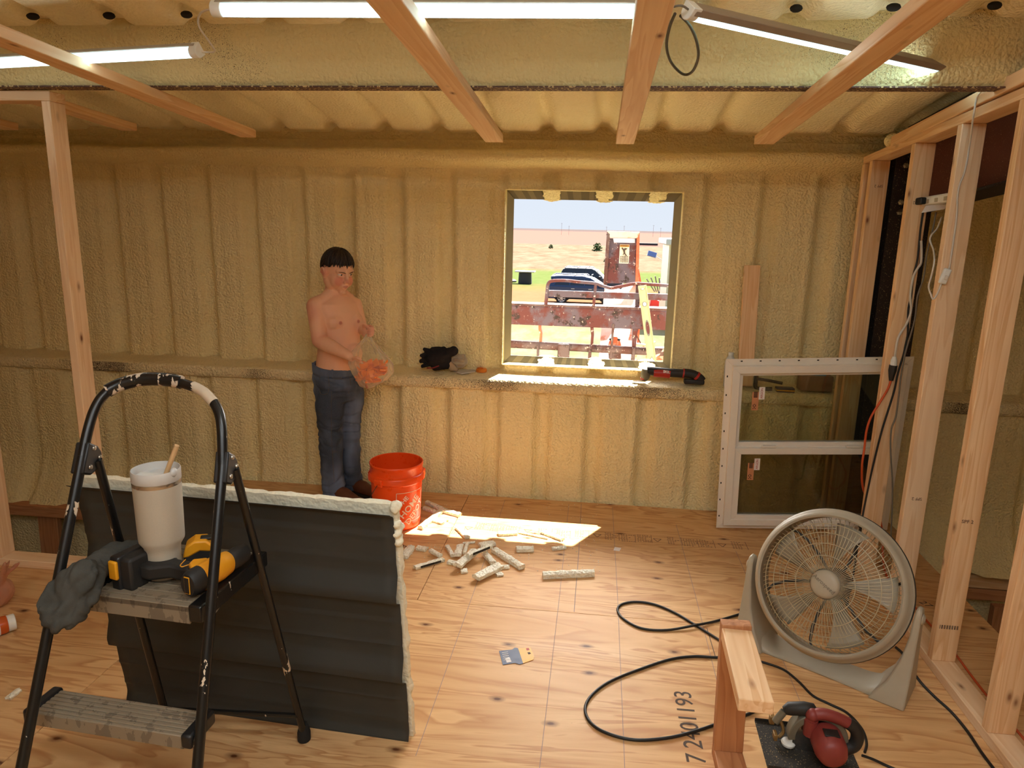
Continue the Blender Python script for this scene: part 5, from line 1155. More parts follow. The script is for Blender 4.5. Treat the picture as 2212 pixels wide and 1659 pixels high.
# mast, further back
MY_ = 6.3
def mp(*a): return [(p[0], p[1], MY_+(p[2] if len(p) > 2 else 0)) for p in a]
plate('mast_back', mp((1316, 515, .05), (1310, 612, .0), (1376, 612, .0), (1376, 515, .05)), .02, M['rust'])
plate('mast_flange', mp((1311, 500), (1303, 618), (1311, 618), (1318, 505)), .14, M['rust_dk']); plate('mast_flange', mp((1376, 505), (1372, 618), (1379, 618), (1382, 502)), .14, M['ored'])
plate('mast_cap', mp((1312, 499), (1316, 513), (1378, 514), (1382, 501)), .16, M['pink'])
M['peel'] = plain('peeling_pale_label', srgb(190, 204, 232), .6); M['decal'] = plain('decal_paper', srgb(222, 214, 196), .6); M['amber_p'] = plain('amber_print', srgb(222, 150, 40), .6)
q = .049
plate('worn_label', mp((1324, 514.5, q-.012), (1326, 524, q-.012), (1372, 525, q-.012), (1372, 515, q-.012)), .004, M['peel'])
dc = plate('warning_decal', mp((1339, 528, q-.02), (1337, 569, q-.03), (1358, 569.5, q-.03), (1360, 528.5, q-.02)), .004, M['decal'])
plate('decal_header', mp((1339.6, 528.6, q-.027), (1339.3, 533.4, q-.027), (1359, 533.8, q-.027), (1359.4, 529, q-.027)), .003, M['amber_p'])
c_ = FY(1349.3, 531.2, MY_+q-.031); text('WARNING', .0165, Matrix.Translation(c_) @ Matrix.Rotation(radians(90), 4, 'X'), M['ink'], lo, 'decal_lettering', .0005, bold=.0004)
mb = MB()
for a, b, r in (((1344, 536), (1348, 541), .006), ((1348, 541), (1349, 547), .008), ((1349, 547), (1353, 552), .005), ((1348, 541), (1354, 537), .005), ((1349, 546), (1346, 550), .004)): capsule(mb, FY(*a, MY_+q-.036), r, FY(*b, MY_+q-.036), r*.8)
mb.ball(tuple(FY(1350.5, 537.5, MY_+q-.036)), .008); mb.build('falling_figure_print', M['ink'], lo, sharp=80)
mb = MB(); random.seed(3)
for r in range(6):
    for k in range(5):
        c_ = FY(1341+3.6*k, 553.5+2.5*r, MY_+q-.040); mb.box(tuple(c_), (.009+.004*random.random(), .001, .0055))
mb.build('decal_lines', M['ink'], lo)
plate('sunlit_apron', mp((1306, 624, .10), (1293, 775, -.60), (1376, 778, -.60), (1376, 616, .12), (1352, 617, .12), (1340, 627, .08)), .05, M['pink'])  # pale colour carries the sunlight on this sloping plate
plate('apron_arch', [(1309, 760, 5.62), (1316, 738, 5.62), (1324, 727, 5.62), (1333, 728, 5.62), (1340, 738, 5.62), (1346, 762, 5.62)], .02, M['ored'])
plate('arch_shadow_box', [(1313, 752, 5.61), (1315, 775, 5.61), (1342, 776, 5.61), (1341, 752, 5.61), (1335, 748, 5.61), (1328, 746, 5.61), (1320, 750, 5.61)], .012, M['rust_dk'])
for px in ((1319, 733), (1337, 734)): MB().ball(tuple(FY(*px, 5.615)), (.012, .008, .010)).build('bolt_hole', M['blk_plastic'], lo)
plate('gusset', mp((1378, 569, .1), (1378, 612, .1), (1386, 612, .1)), .03, M['ored'])
plate('side_link', [(1372, 742, 5.55), (1370, 776, 5.55), (1416, 780, 5.55), (1416, 738, 5.55), (1400, 745, 5.55)], .05, M['pink']); plate('side_link', [(1408, 752, 5.8), (1408, 778, 5.8), (1440, 778, 5.8), (1438, 752, 5.8)], .08, M['ored'])
bar('link_rod', (1406, 777), (1440, 752), .010, M['pink'])
plate('hose_clip', [(1374, 726), (1383, 743), (1385, 741), (1377, 725)], .01, M['rust_dk'])
plate('mast_leg', [(1378, 664, 6.0), (1362, 790, 6.0), (1376, 790, 6.0), (1386, 664, 6.0)], .08, M['ored'])
MB().box((.17, 6.9, -1.55), (.40, .35, 3.1)).build('mast_column', M['ored'], lo, bev=.01)
# spirit level leaning out of the window
M['lvl'] = plain('cream_yellow_level', srgb(190, 180, 138), .45); M['vial'] = plain('grey_vial_housing', srgb(110, 108, 104), .4)
l0, l1 = FY(1410, 792, 5.16), FY(1387, 617, LY-.035); lz = (l1-l0); LL = lz.length; lz.normalize(); lx = V(1, 0, 0); lx = (lx-lz*lx.dot(lz)).normalized(); lyv = lz.cross(lx)
lv = thing('spirit_level', 'cream-yellow spirit level leaning upright against the loader carriage outside the window', 'level', l0, frame(lx, lyv, lz))
MB().box((0, 0, LL/2), (.050, .012, LL)).build('web', M['lvl'], lv, world=False, bev=.002)
for s in (-1, 1): MB().box((s*.027, 0, LL/2), (.006, .026, LL)).build('rail', M['lvl'], lv, world=False, bev=.0015)
yf = -.010 if lyv.y > 0 else .010
def ovl(a, b, n=20): return [(a*cos(2*pi*k/n), b*sin(2*pi*k/n)) for k in range(n)]
RXL = Matrix.Rotation(radians(90), 4, 'X')
for z_, a, b in ((LL*.955, .016, .008), (LL*.765, .018, .020), (LL*.47, .016, .062), (LL*.07, .012, .030)):
    MB().prism(ovl(a, b), -.008, .008, Matrix.Translation((0, 0, z_)) @ RXL).build('slot_rim', M['vial'], lv, world=False)
    MB().prism(ovl(a*.72, b*.78), -.0086, .0086, Matrix.Translation((0, 0, z_)) @ RXL).build('slot_opening' if b > .03 else 'vial', M['rust'] if b > .03 else M['decal'], lv, world=False)
# --- vehicles
def car_paint(name, c):
    t = NT(name, .38, .1, .5); t.color(c); t.b.inputs['Coat Weight'].default_value = .25; return t.m
M['navy'] = car_paint('navy_car_paint', srgb(22, 44, 84)); M['black_car'] = car_paint('black_blue_paint', srgb(18, 24, 38)); M['car_glass'] = plain('tinted_car_glass', srgb(28, 36, 52), .08); M['tyre'] = plain('tyre_rubber', srgb(26, 26, 28), .8); M['alloy'] = plain('alloy_rim', srgb(190, 190, 192), .3, .7); M['taillight'] = plain('red_taillight', srgb(170, 24, 24), .3)
M['bluish_glass'] = plain('glass_painted_sky_reflection', srgb(120, 160, 190), .06)  # windscreens: the reflected sky is put into the base colour
def car(name, label, loc, rz, paint, body, roof, wheels, Wd, side_win, rails=True, wind=None, scale=1.0):
    c = thing(name, label, 'car', loc, rz)
    # local: x forward, y to the left, z up
    RX = Matrix.Rotation(radians(90), 4, 'X')
    def shell(prof, wbot, wtop, zb_, zt_, nm, mat):
        n = len(prof); mb = MB(); rows = []
        for s, ins in ((-1, 1), (-1, 0), (1, 0), (1, 1)):
            rows.append([(x*(1 if not ins else .985), s*((wbot+(wtop-wbot)*((z-zb_)/(zt_-zb_)))/2-(.07 if ins else 0))*1.0 if not ins else s*((wbot+(wtop-wbot)*((z-zb_)/(zt_-zb_)))/2), z-(0.0)) for x, z in prof])
        rows = [[(x, -((wbot+(wtop-wbot)*((z-zb_)/(zt_-zb_)))/2), z) for x, z in prof], [(x, ((wbot+(wtop-wbot)*((z-zb_)/(zt_-zb_)))/2), z) for x, z in prof]]
        mb.add(rows[0]+rows[1], [tuple(range(n)), tuple(range(n, 2*n))[::-1]]+[(i, n+i, n+(i+1) % n, (i+1) % n) for i in range(n)])
        return mb.build(nm, mat, c, world=False, bev=.05, seg=3, sharp=30)
    zb_ = min(z for _, z in body); zt_ = max(z for _, z in body)
    shell(body, Wd, Wd*.96, zb_, zt_, 'body', paint)
    shell(roof, Wd*.93, Wd*.70, zt_-.02, max(z for _, z in roof), 'cabin', paint)
    zc0, zc1 = zt_-.02, max(z for _, z in roof)
    for w_ in side_win:
        for s in (-1, 1):
            vs = []
            for d in (0, .02):
                for x, z in w_: yy = (Wd*.93+(Wd*.70-Wd*.93)*((z-zc0)/(zc1-zc0)))/2+.004-d; vs.append((x, s*yy, z))
            n = len(w_); MB().add(vs, [tuple(range(n)), tuple(range(n, 2*n))[::-1]]+[(i, n+i, n+(i+1) % n, (i+1) % n) for i in range(n)]).build('side_window', M['car_glass'], c, world=False)
    if wind:
        for w_ in wind:
            (x0, z0), (x1, z1) = w_; vs = []
            y0 = (Wd*.93+(Wd*.70-Wd*.93)*((z0-zc0)/(zc1-zc0)))/2-.09; y1 = (Wd*.93+(Wd*.70-Wd*.93)*((z1-zc0)/(zc1-zc0)))/2-.07
            dn_ = V(z1-z0, 0, -(x1-x0)).normalized()*.012*(1 if z1 > z0 else -1)
            if x0 < 0: dn_ = V(-abs(dn_.x), 0, abs(dn_.z))
            else: dn_ = V(abs(dn_.x), 0, abs(dn_.z))
            MB().add([(x0+dn_.x, -y0, z0+dn_.z), (x0+dn_.x, y0, z0+dn_.z), (x1+dn_.x, y1, z1+dn_.z), (x1+dn_.x, -y1, z1+dn_.z)], [(0, 1, 2, 3)]).build('windscreen' if x0 > 0 else 'rear_screen', M['bluish_glass'], c, world=False)
    for x in wheels:
        for s in (-1, 1):
            m4 = Matrix.Translation((x, s*(Wd/2-.10), .37)) @ Matrix.Rotation(radians(90*s*-1), 4, 'X')
            MB().lathe([(.20, -.11), (.34, -.12), (.37, -.09), (.37, .09), (.34, .12), (.24, .125), (.23, .10)], 28, m4).build('tyre', M['tyre'], c, world=False)
            mb = MB(); mb.lathe([(.05, .12), (.0, .125)], 12, m4)
            for k in range(7): mb.box((.14, 0, .115), (.20, .045, .02), m4 @ Matrix.Rotation(2*pi*k/7, 4, 'Z'))
            mb.lathe([(.21, .10), (.24, .12), (.25, .10)], 28, m4); mb.build('rim', M['alloy'], c, world=False)
        MB().prism([(x+.44*cos(a), .37+.44*sin(a)) for a in lin(radians(-12), radians(192), 16)], -Wd/2-.006, Wd/2+.006, RX).build('wheel_arch', M['tyre'], c, world=False)
    if rails:
        for s in (-1, 1):
            z_ = zc1+.06; xs_ = [p[0] for p in roof if p[1] > zc1-.1]; MB().tube([V(min(xs_)+.1, s*Wd*.31, z_-.06), V(min(xs_)+.2, s*Wd*.31, z_), V(max(xs_)-.3, s*Wd*.31, z_), V(max(xs_)-.2, s*Wd*.31, z_-.06)], .03, 8).build('roof_rail', M['alloy'], c, world=False)
        for x in (-.7, -.1, .4): MB().box((x, 0, zc1+.07), (.07, Wd*.62, .03)).build('cross_bar', M['tyre'], c, world=False)
    for s in (-1, 1):
        MB().box((min(x for x, _ in body)+.06, s*(Wd/2-.14), zt_-.26), (.14, .26, .34)).build('taillight', M['taillight'], c, world=False, bev=.03)
        MB().ball((.95, s*(Wd/2+.08), zt_+.05), (.10, .12, .09)).build('mirror', paint, c, world=False)
        for x in (-.75, .35): MB().box((x, s*(Wd/2+.005), zt_-.16), (.22, .04, .05)).build('door_handle', M['alloy'], c, world=False, bev=.015)
        MB().box((0, s*(Wd/2-.01), .42), (2.4, .06, .16)).build('rocker_panel', M['tyre'], c, world=False, bev=.02)
    return c
P1 = FZ(1215, 655, ZG); 
car('navy_suv', 'dark blue suv with silver wheels, nearer of the two parked vehicles', (P1.x+1.45, 46.6, ZG), radians(-3), M['navy'],
    [(-2.42, .42), (-2.46, .72), (-2.38, 1.10), (-2.30, 1.16), (1.1, 1.12), (2.05, 1.02), (2.40, .84), (2.46, .50), (2.36, .34), (-2.3, .34)],
    [(-2.36, 1.10), (-2.18, 1.42), (-2.22, 1.74), (-1.6, 1.80), (-.2, 1.80), (.35, 1.72), (1.35, 1.10)], (-1.45, 1.45), 1.95,
    [[(-1.95, 1.22), (-1.75, 1.55), (-1.0, 1.60), (-1.0, 1.22)], [(-.93, 1.22), (-.93, 1.61), (-.1, 1.61), (-.05, 1.22)], [(.02, 1.22), (0, 1.60), (.28, 1.56), (.88, 1.22)]], True, [((1.22, 1.2), (.48, 1.66))])
P2 = FZ(1262, 640, ZG)
car('dark_truck', 'dark suv with a roof rack parked behind the blue one', (P2.x+.15, 53.0, ZG), radians(-4), M['black_car'],
    [(-2.5, .5), (-2.55, .9), (-2.45, 1.32), (1.1, 1.30), (2.3, 1.22), (2.62, 1.0), (2.64, .6), (2.5, .42), (-2.4, .42)],
    [(-2.05, 1.28), (-1.75, 1.86), (-1.55, 1.96), (.35, 1.96), (.62, 1.86), (1.25, 1.28)], (-1.6, 1.6), 2.0,
    [[(-1.72, 1.40), (-1.50, 1.78), (-.95, 1.80), (-.95, 1.40)], [(-.85, 1.40), (-.85, 1.80), (-.12, 1.80), (-.1, 1.40)], [(0, 1.40), (0, 1.80), (.45, 1.78), (.92, 1.40)]], True, [((1.18, 1.38), (.70, 1.86))])
# --- small things in the yard
M['dkplas'] = plain('dark_bin', srgb(40, 40, 44), .7); M['paleb'] = plain('pale_lid', srgb(190, 190, 190), .6)
p = FZ(1134, 613, ZG); t_ = thing('yard_stand', 'small dark stand with a flat pale top on the grass left of the cars', 'stand', p)
MB().lathe([(.55, 0), (.6, .05), (.55, .95), (.5, 1.0)], 16, Matrix.Translation(p)).build('base', M['dkplas'], t_); MB().box((p.x, p.y, ZG+1.06), (1.7, 1.3, .10)).build('top', M['paleb'], t_, bev=.03)
p = FZ(1103, 609, ZG); o = MB().lathe([(.5, 0), (.55, .12), (.4, .22), (.1, .26)], 18, Matrix.Translation(p)).build('fire_ring', M['dkplas'], None, loc=tuple(p)); tag(o, 'low dark round lid lying on the grass at the left window edge', 'lid')
p = FZ(1425, 640, ZG); pz = FY(1428, 563, p.y).z; sl = thing('solar_lamp', 'solar lamp on a thin dark pole near the right window edge', 'lamp', p)
MB().tube([p, V(p.x+.1, p.y, pz)], .06, 8).build('pole', M['dkplas'], sl); MB().tube([V(p.x+.1, p.y, pz), V(p.x-.55, p.y, pz+.35)], .03, 6).build('arm', M['paleb'], sl)
a_ = Matrix.Translation((p.x-.75, p.y, pz+.45)) @ Matrix.Rotation(radians(15), 4, 'Y') @ Matrix.Rotation(radians(60), 4, 'X'); so_ = MB().box((0, 0, 0), (.62, .38, .05), a_).build('solar_panel', plain('solar_cells', srgb(70, 90, 140), .25), sl); MB().box((0, 0, -.03), (.70, .46, .04), a_).build('panel_frame', M['paleb'], sl)
MB().box((p.x+.45, p.y, pz+.03), (.75, .3, .14)).build('lamp_head', M['paleb'], sl, bev=.03)
p = FZ(1428, 652, ZG); ty = thing('tyre_stack', 'stacked tyres with a bundled cover on top at the right window edge', 'tyres', p)
for k, z_ in enumerate((.2, .6)): MB().tube([V(p.x+.4+.45*cos(a), p.y+.45*sin(a), ZG+z_) for a in lin(0, 2*pi, 20)[:-1]], .2, 10, closed=True).build('tyre', M['tyre'], ty)
mb = MB(); mb.ball((p.x+.45, p.y, ZG+1.35), (.65, .5, .42)); mb.build('cover', M['paleb'], ty)
for k in range(5): MB().tube([V(p.x-.5+.12*k, p.y-.3, ZG+.7), V(p.x-1.1+.28*k, p.y-.3, ZG+1.75-.1*abs(k-2))], .04, 6).build('bar', M['vial'], ty)
p = FZ(1421, 664, ZG); o = MB().prism([(-.55, 0), (.45, .05), (.6, .5), (.1, .42), (-.45, .6)], -.3, .3, Matrix.Rotation(radians(90), 4, 'X')).build('red_tub', plain('red_plastic', srgb(200, 30, 30), .5), None, bev=.04); o.location = p; tag(o, 'bright red plastic tub on the dirt near the right window edge', 'tub')
b_ = thing('shed', 'beige metal shed whose edge shows at the right of the window', 'building', V(7.0, 38, ZG)); x0 = FY(1443, 560, 36).x
zt_ = FY(1455, 528, 36).z
for k in range(14): MB().box((x0+.2+k*.4, 36, (ZG+zt_)/2), (.37, .08, zt_-ZG)).build('wall_panel', M['skin'], b_)
MB().box((x0+2.8, 38, (ZG+zt_)/2), (5.5, 3.8, zt_-ZG-.05)).build('walls', M['skin'], b_); MB().box((x0+2.8, 37.6, zt_+.12), (6.0, 4.6, .3)).build('roof', M['paleb'], b_, bev=.05)
# bushes and poles on the plain
M['leaf'] = plain('dark_green_leaves', srgb(58, 78, 34), .9, var=.3, scale=4)
def bush(px, py, r, label, seed):
    p = FZ(px, py, ZG); random.seed(seed); t = thing('bush', label, 'bush', p); mb = MB()
    for k in range(90):
        a, b, q = random.uniform(0, 2*pi), random.uniform(0, 1), random.random()**.4
        c = V(cos(a)*sin(b*pi*.55), sin(a)*sin(b*pi*.55), cos(b*pi*.55)*1.25+.25)*r*q; c.z = abs(c.z)+.1*r
        R3 = Matrix.Rotation(random.uniform(0, 6), 4, (random.random(), random.random(), random.random()+.01)); mb.ball((0, 0, 0), (r*.22, r*.14, r*.1), Matrix.Translation(p+c) @ R3, 6, 4)
    o = mb.build('foliage', M['leaf'], t, sharp=80); o['kind'] = 'stuff'; MB().tube([p, p+V(0, 0, r*.7)], r*.08, 6).build('trunk', M['shoe'], t)
bush(1290, 543, 1.15, 'round dark green bush standing in the dry grass left of the mast', 2); bush(1190, 537, .6, 'tiny scrubby bush in the dry grass above the stand', 5); bush(1309, 566, .4, 'low green weed clump beside the left edge of the mast', 8)
M['polec'] = plain('weathered_pole', srgb(150, 140, 136), .8)
for i, (px, yb, ht) in enumerate(((1213, 497, 9), (1229, 496.5, 7), (1348, 500, 8), (1411, 503, 9), (1427, 503, 7), (1310, 499, 7))):
    p = FY(px, yb, 560); p.z = ZG; lab = ('tallest utility pole on the horizon, left of the mast', 'faint utility pole just right of the tallest one', 'utility pole on the horizon behind the mast top', 'utility pole on the horizon right of the mast', 'rightmost faint utility pole on the horizon', 'short utility pole just left of the mast top')[i]
    o = thing('utility_pole', lab, 'pole', p, None, 'utility poles on the horizon'); MB().tube([p, p+V(0, 0, ht)], .09, 6).build('shaft', M['polec'], o); MB().box((p.x, p.y, ZG+ht-.6), (1.3, .08, .08)).build('crossarm', M['vial'], o)
p = FZ(1396, 531, ZG); o = MB().box((p.x, p.y, ZG+.5), (7, 2.2, .7)).build('flat_trailer', M['dkplas'], None, bev=.05, loc=tuple(p)); tag(o, 'low trailer far off in the dry grass right of the mast', 'trailer')
# ------------------------------------------------------------------ the boy
BY = 3.985
def B(px, py, o=0.0): return FY(px, py, BY+o)
ang = radians(52); bf = V(sin(ang), -cos(ang), 0); bl2 = V(cos(ang), sin(ang), 0); bz = V(0, 0, 1)     # facing, his left, up
foot0 = FZ(735, 1078, 0)
boy = thing('person', 'boy without a shirt in blue jeans and brown boots holding a bag of orange pieces', 'person', (foot0.x, 3.98, 0))
def skin_mat():
    t = NT('skin', .48, 0, .35); at = t.n('ShaderNodeAttribute'); at.attribute_name = 'tint'
    base = t.mix(t.noise(t.co(), 9, 3), srgb(236, 184, 152), srgb(228, 170, 138)); s = t.sep(at.outputs['Color'])
    c = t.mix(s[0], base, srgb(206, 112, 98)); c = t.mix(s[1], c, srgb(176, 88, 82)); t.color(c)
    t.b.inputs['Subsurface Weight'].default_value = .12; t.b.inputs['Subsurface Radius'].default_value = (.012, .005, .003); return t.m
M['skin_'] = skin_mat()
mb = MB()
# torso
def ell(c, a, b, tilt=0.0): return (c, bl2*a, (bf+bz*tilt).normalized()*b)
tors = [ell(B(727, 822), .118, .098), ell(B(728, 795), .128, .112), ell(B(731, 770), .127, .118), ell(B(733, 745), .124, .120), ell(B(734, 720), .122, .110), ell(B(735, 697), .128, .098), ell(B(732, 674), .140, .088), ell(B(728, 655), .140, .074), ell(B(725, 645), .108, .064), ell(B(724, 637), .06, .052)]
loft(mb, tors, 28)
for s, p in ((-1, (722, 692)), (1, (758, 690))): mb.ball(tuple(B(735, 693)+bf*.026+bl2*(s*.056)), (.072, .072, .062))         # soft chest
mb.ball(tuple(B(745, 760)+bf*.045), (.082, .082, .075))                                                            # belly
capsule(mb, B(723, 655, .0)-bf*.012, .053, B(727, 618, -.0), .050, 16)                                              # neck
for s in (-1, 1): capsule(mb, B(724, 626), .040, B(726, 650)+bl2*(s*.085), .042, 14)
capsule(mb, B(722, 640)-bf*.02, .052, B(725, 612), .054, 16)
# arms
SR, ER, WR = B(683, 662, -.085), B(690, 736, -.150), B(753, 768, -.235)
capsule(mb, B(700, 653, -.05), .052, SR, .056, 16); capsule(mb, SR, .056, ER, .043, 16); capsule(mb, ER, .043, ER+(WR-ER)*.35, .042, 16); capsule(mb, ER+(WR-ER)*.35, .042, WR, .027, 16)
SL, EL, WL = B(766, 658, .085), B(781, 706, .065), B(789, 720, -.07)
capsule(mb, B(748, 652, .05), .048, SL, .045, 16); capsule(mb, SL, .045, EL, .034, 16); capsule(mb, EL, .034, WL, .023, 16)
# left hand: closed round the neck of the bag
HO = -.105
capsule(mb, WL, .024, B(791, 716, HO), .023, 14); capsule(mb, B(789, 707, HO), .018, B(790, 722, HO), .018, 12)
FR_ = .0082
for k, (y0, rr) in enumerate(((704.5, 1.0), (709.5, 1.08), (715.5, 1.04), (721, .9))):
    ch = [B(792, y0, HO-.010), B(801+1.5*(k in (1, 2)), y0-.6, HO-.028), B(805.5+(1 if k in (1, 2) else 0), y0+2.6, HO-.048), B(800, y0+5.2, HO-.058), B(795.5, y0+4.6, HO-.050)]
    for i, (a, b) in enumerate(zip(ch, ch[1:])): capsule(mb, a, FR_*rr*(1-.04*i), b, FR_*rr*(1-.04*(i+1)), 10)
th_ = [B(786, 703, HO-.005), B(788, 702, HO-.032), B(793, 706, HO-.052), B(797.5, 708.5, HO-.058)]
for i, (a, b) in enumerate(zip(th_, th_[1:])): capsule(mb, a, .0105-.001*i, b, .0095-.001*i, 10)
# right hand, reaching into the bag
PH = B(768, 779, -.25); capsule(mb, WR, .026, PH, .026, 14, sq=.7, side=(0, 1, 0))
for k, (dx, dy, ln) in enumerate(((13, 4, 1.0), (13, 9, 1.1), (11, 13, 1.05), (8, 16, .85))):
    a = B(772-1.2*k, 779+2.5*k, -.255+.012*(k-1.5)); b = B(772-1.2*k+dx*ln*.6, 779+2.5*k+dy*ln*.6, -.262+.012*(k-1.5)); c = B(772-1.2*k+dx*ln*.85, 779+2.5*k+dy*ln*1.25, -.255+.012*(k-1.5))
    capsule(mb, a, .0085, b, .0080, 10); capsule(mb, b, .0080, c, .0070, 10)
a, b, c = B(764, 775, -.265), B(772, 773, -.285), B(779, 777, -.290); capsule(mb, a, .010, b, .009, 10); capsule(mb, b, .009, c, .0078, 10)
# head
ha = radians(54); pt = radians(14); hf0 = V(sin(ha), -cos(ha), 0); hl = V(cos(ha), sin(ha), 0)
hf = (hf0*cos(pt)-bz*sin(pt)).normalized(); hu = (bz*cos(pt)+hf0*sin(pt)).normalized()
hc = B(729.5, 585, -.005); HS = 1.06
def H(f_, l_, u_): return hc+(hf*f_+hl*l_+hu*u_)*HS
hM = Matrix.Translation(hc) @ frame(hl, hf, hu).to_4x4() @ Matrix.Scale(HS, 4)          # local: x = his left, y = forward, z = up
def hb(l_, f_, u_, rl, rf, ru, n=18, m=12): mb.ball((l_, f_, u_), (rl, rf, ru), hM, n, m)
hb(0, -.006, .024, .074, .090, .088); hb(0, .020, -.040, .060, .066, .062); hb(0, .030, -.072, .042, .050, .036); hb(0, .066, -.098, .021, .018, .017); hb(0, .018, -.028, .0675, .064, .074); hb(0, .026, -.058, .052, .058, .046)
for s in (-1, 1):
    hb(s*.034, .047, -.042, .032, .033, .036); hb(s*.043, .010, -.066, .026, .040, .034); hb(s*.047, -.004, -.052, .026, .040, .036)
    capsule(mb, H(.083, s*.012, .020), .0095*HS, H(.066, s*.046, .018), .010*HS, 10); capsule(mb, H(.085, s*.013, .0125), .0050, H(.072, s*.045, .0115), .0050, 8); capsule(mb, H(.081, s*.014, -.0072), .0048, H(.070, s*.044, -.0052), .0052, 8)
    hb(s*.076, -.006, -.014, .010, .016, .026); hb(s*.082, -.016, -.004, .0055, .014, .023)
    ear = [H(-.014+.016*cos(a), s*(.084+.004*sin(a)), -.010+.027*sin(a)) for a in lin(radians(-60), radians(190), 8)]
    for q0, q1 in zip(ear, ear[1:]): capsule(mb, q0, .0062, q1, .0062, 8)
    hb(s*.010, .094, -.036, .0085, .0095, .0075)
capsule(mb, H(.082, 0, .010), .009*HS, H(.101, 0, -.028), .0115*HS, 12); capsule(mb, H(.078, 0, -.048), .015, H(.080, 0, -.074), .014, 10)
for u_, r_ in ((-.0580, .0045), (-.0665, .0052)):
    capsule(mb, H(.083, -.020, u_+.001*(u_ > -.06)), r_*.7, H(.0925, 0, u_), r_, 10); capsule(mb, H(.0925, 0, u_), r_, H(.083, .020, u_), r_*.7, 10)
body = fuse(mb, 'body', M['skin_'], .0042, 4, boy)
me = body.data; ca_ = me.color_attributes.new('tint', 'FLOAT_COLOR', 'POINT'); bw = wm(boy)
spots = [(H(.088, 0, -.063), .020, 1, .6), (H(.075, -.036, -.035), .036, 0, .55), (H(.075, .036, -.035), .036, 0, .55), (H(.106, 0, -.028), .02, 0, .5), (B(735, 692)+bf*.12-bl2*.058, .013, 1, .75), (B(735, 692)+bf*.12+bl2*.062, .013, 1, .75), (H(-.01, -.078, -.01), .03, 0, .6), (SR+V(-.03, -.05, -.03), .08, 0, .35), (ER, .07, 0, .3), (B(799, 712, HO-.04), .05, 0, .35)]
# settle the marks on the nearest skin
vw = [bw @ v.co for v in me.vertices]
sp2 = []
for c, r, ch, amt in spots:
    q = min(vw, key=lambda p: (p-c).length_squared) if ch == 1 and r < .018 else c; sp2.append((q, r, ch, amt))
buf = [0.0]*(4*len(vw))
for i, p in enumerate(vw):
    for c, r, ch, amt in sp2:
        d = (p-c).length
        if d < r:
            if ch == 1 and r == .020:
                u_ = (p-hc).dot(hu)/HS; f_ = (p-hc).dot(hf)/HS
                l_ = (p-hc).dot(hl)/HS
                if not (f_ > .078 and abs(u_+.0625) < .0085*max(0, 1-(l_/.021)**2)): continue
                k = amt
            else: k = amt*min(1, (1-d/r)*2.2)
            buf[4*i+ch] = max(buf[4*i+ch], k)
    buf[4*i+3] = 1
ca_.data.foreach_set('color', buf)
M['eye_w'] = plain('eye_white', srgb(226, 216, 208), .25); M['iris'] = plain('dark_iris', srgb(46, 34, 26), .15); M['hair'] = NT('dark_brown_hair', .5, 0, .4); hm_ = M['hair']; hm_.color(hm_.mix(hm_.noise(hm_.co(sc=(1, 1, .25)), 160, 2), srgb(22, 15, 12), srgb(46, 31, 23))); M['hair'] = hm_.m
M['brow'] = plain('brown_brow', srgb(74, 46, 34), .7)
for s in (-1, 1):
    e = MB().ball((s*.030, .0675, .0030), (.0135, .0115, .0085), hM, 16, 10).build('eye', M['eye_w'], boy, sharp=80)
    MB().ball((s*.030+.003, .0765, .0015), (.0052, .0038, .0050), hM, 12, 8).build('iris', M['iris'], e, sharp=80)
    mb = MB(); mb.tube(smooth_path([H(.0935, s*.012, .0135), H(.0905, s*.030, .0185), H(.077, s*.047, .0175)], 4), [.0012, .0018, .0021, .0022, .0022, .002, .0018, .0014, .0008], 8); mb.build('eyebrow', M['brow'], boy, sharp=80)
# hair: a scalp cap and strands combed forward and down
mb = MB()
def scalp(az, t, lift=1.0):
    """az: 0 = front, t: 0 = crown .. 1 = hairline"""
    c = cos(az); s = sin(az)
    end = radians(74) if c > .55 else (radians(74)+(radians(104)-radians(74))*min(1, (.55-c)/.6))
    if -.3 < c <= .45: end = radians(88)
    if c <= -.3: end = radians(118)
    a = t*end
    return V(.0785*lift*sin(a)*s, -.008+.0955*lift*sin(a)*c, .026+.0935*lift*cos(a))
n = 60; vs, fs = [], []
for j in range(13):
    for i in range(n): vs.append(scalp(2*pi*i/n, j/12*.99, 1.0))
for j in range(12):
    for i in range(n): fs.append((j*n+i, j*n+(i+1) % n, (j+1)*n+(i+1) % n, (j+1)*n+i))
mb.add(vs, fs, hM)
random.seed(21)
for k in range(620):
    az = random.uniform(-pi, pi); t0 = random.uniform(0, .8); ln = random.uniform(.28, .5); pts = []
    front = cos(az) > .5
    t1 = min(t0+ln, 1.0+(random.uniform(.02, .16) if front else random.uniform(-.05, .04))); sw_ = random.uniform(-.12, .12)
    for i in range(6):
        q = i/5; pts.append(hM @ scalp(az+sw_*q, t0+(t1-t0)*q, 1.018+.035*sin(pi*min(1, q*.9))+random.uniform(0, .012)))
    mb.tube(pts, [.0030, .0036, .0036, .0032, .0024, .0010], 5)
mb.build('hair', M['hair'], boy, sharp=80)
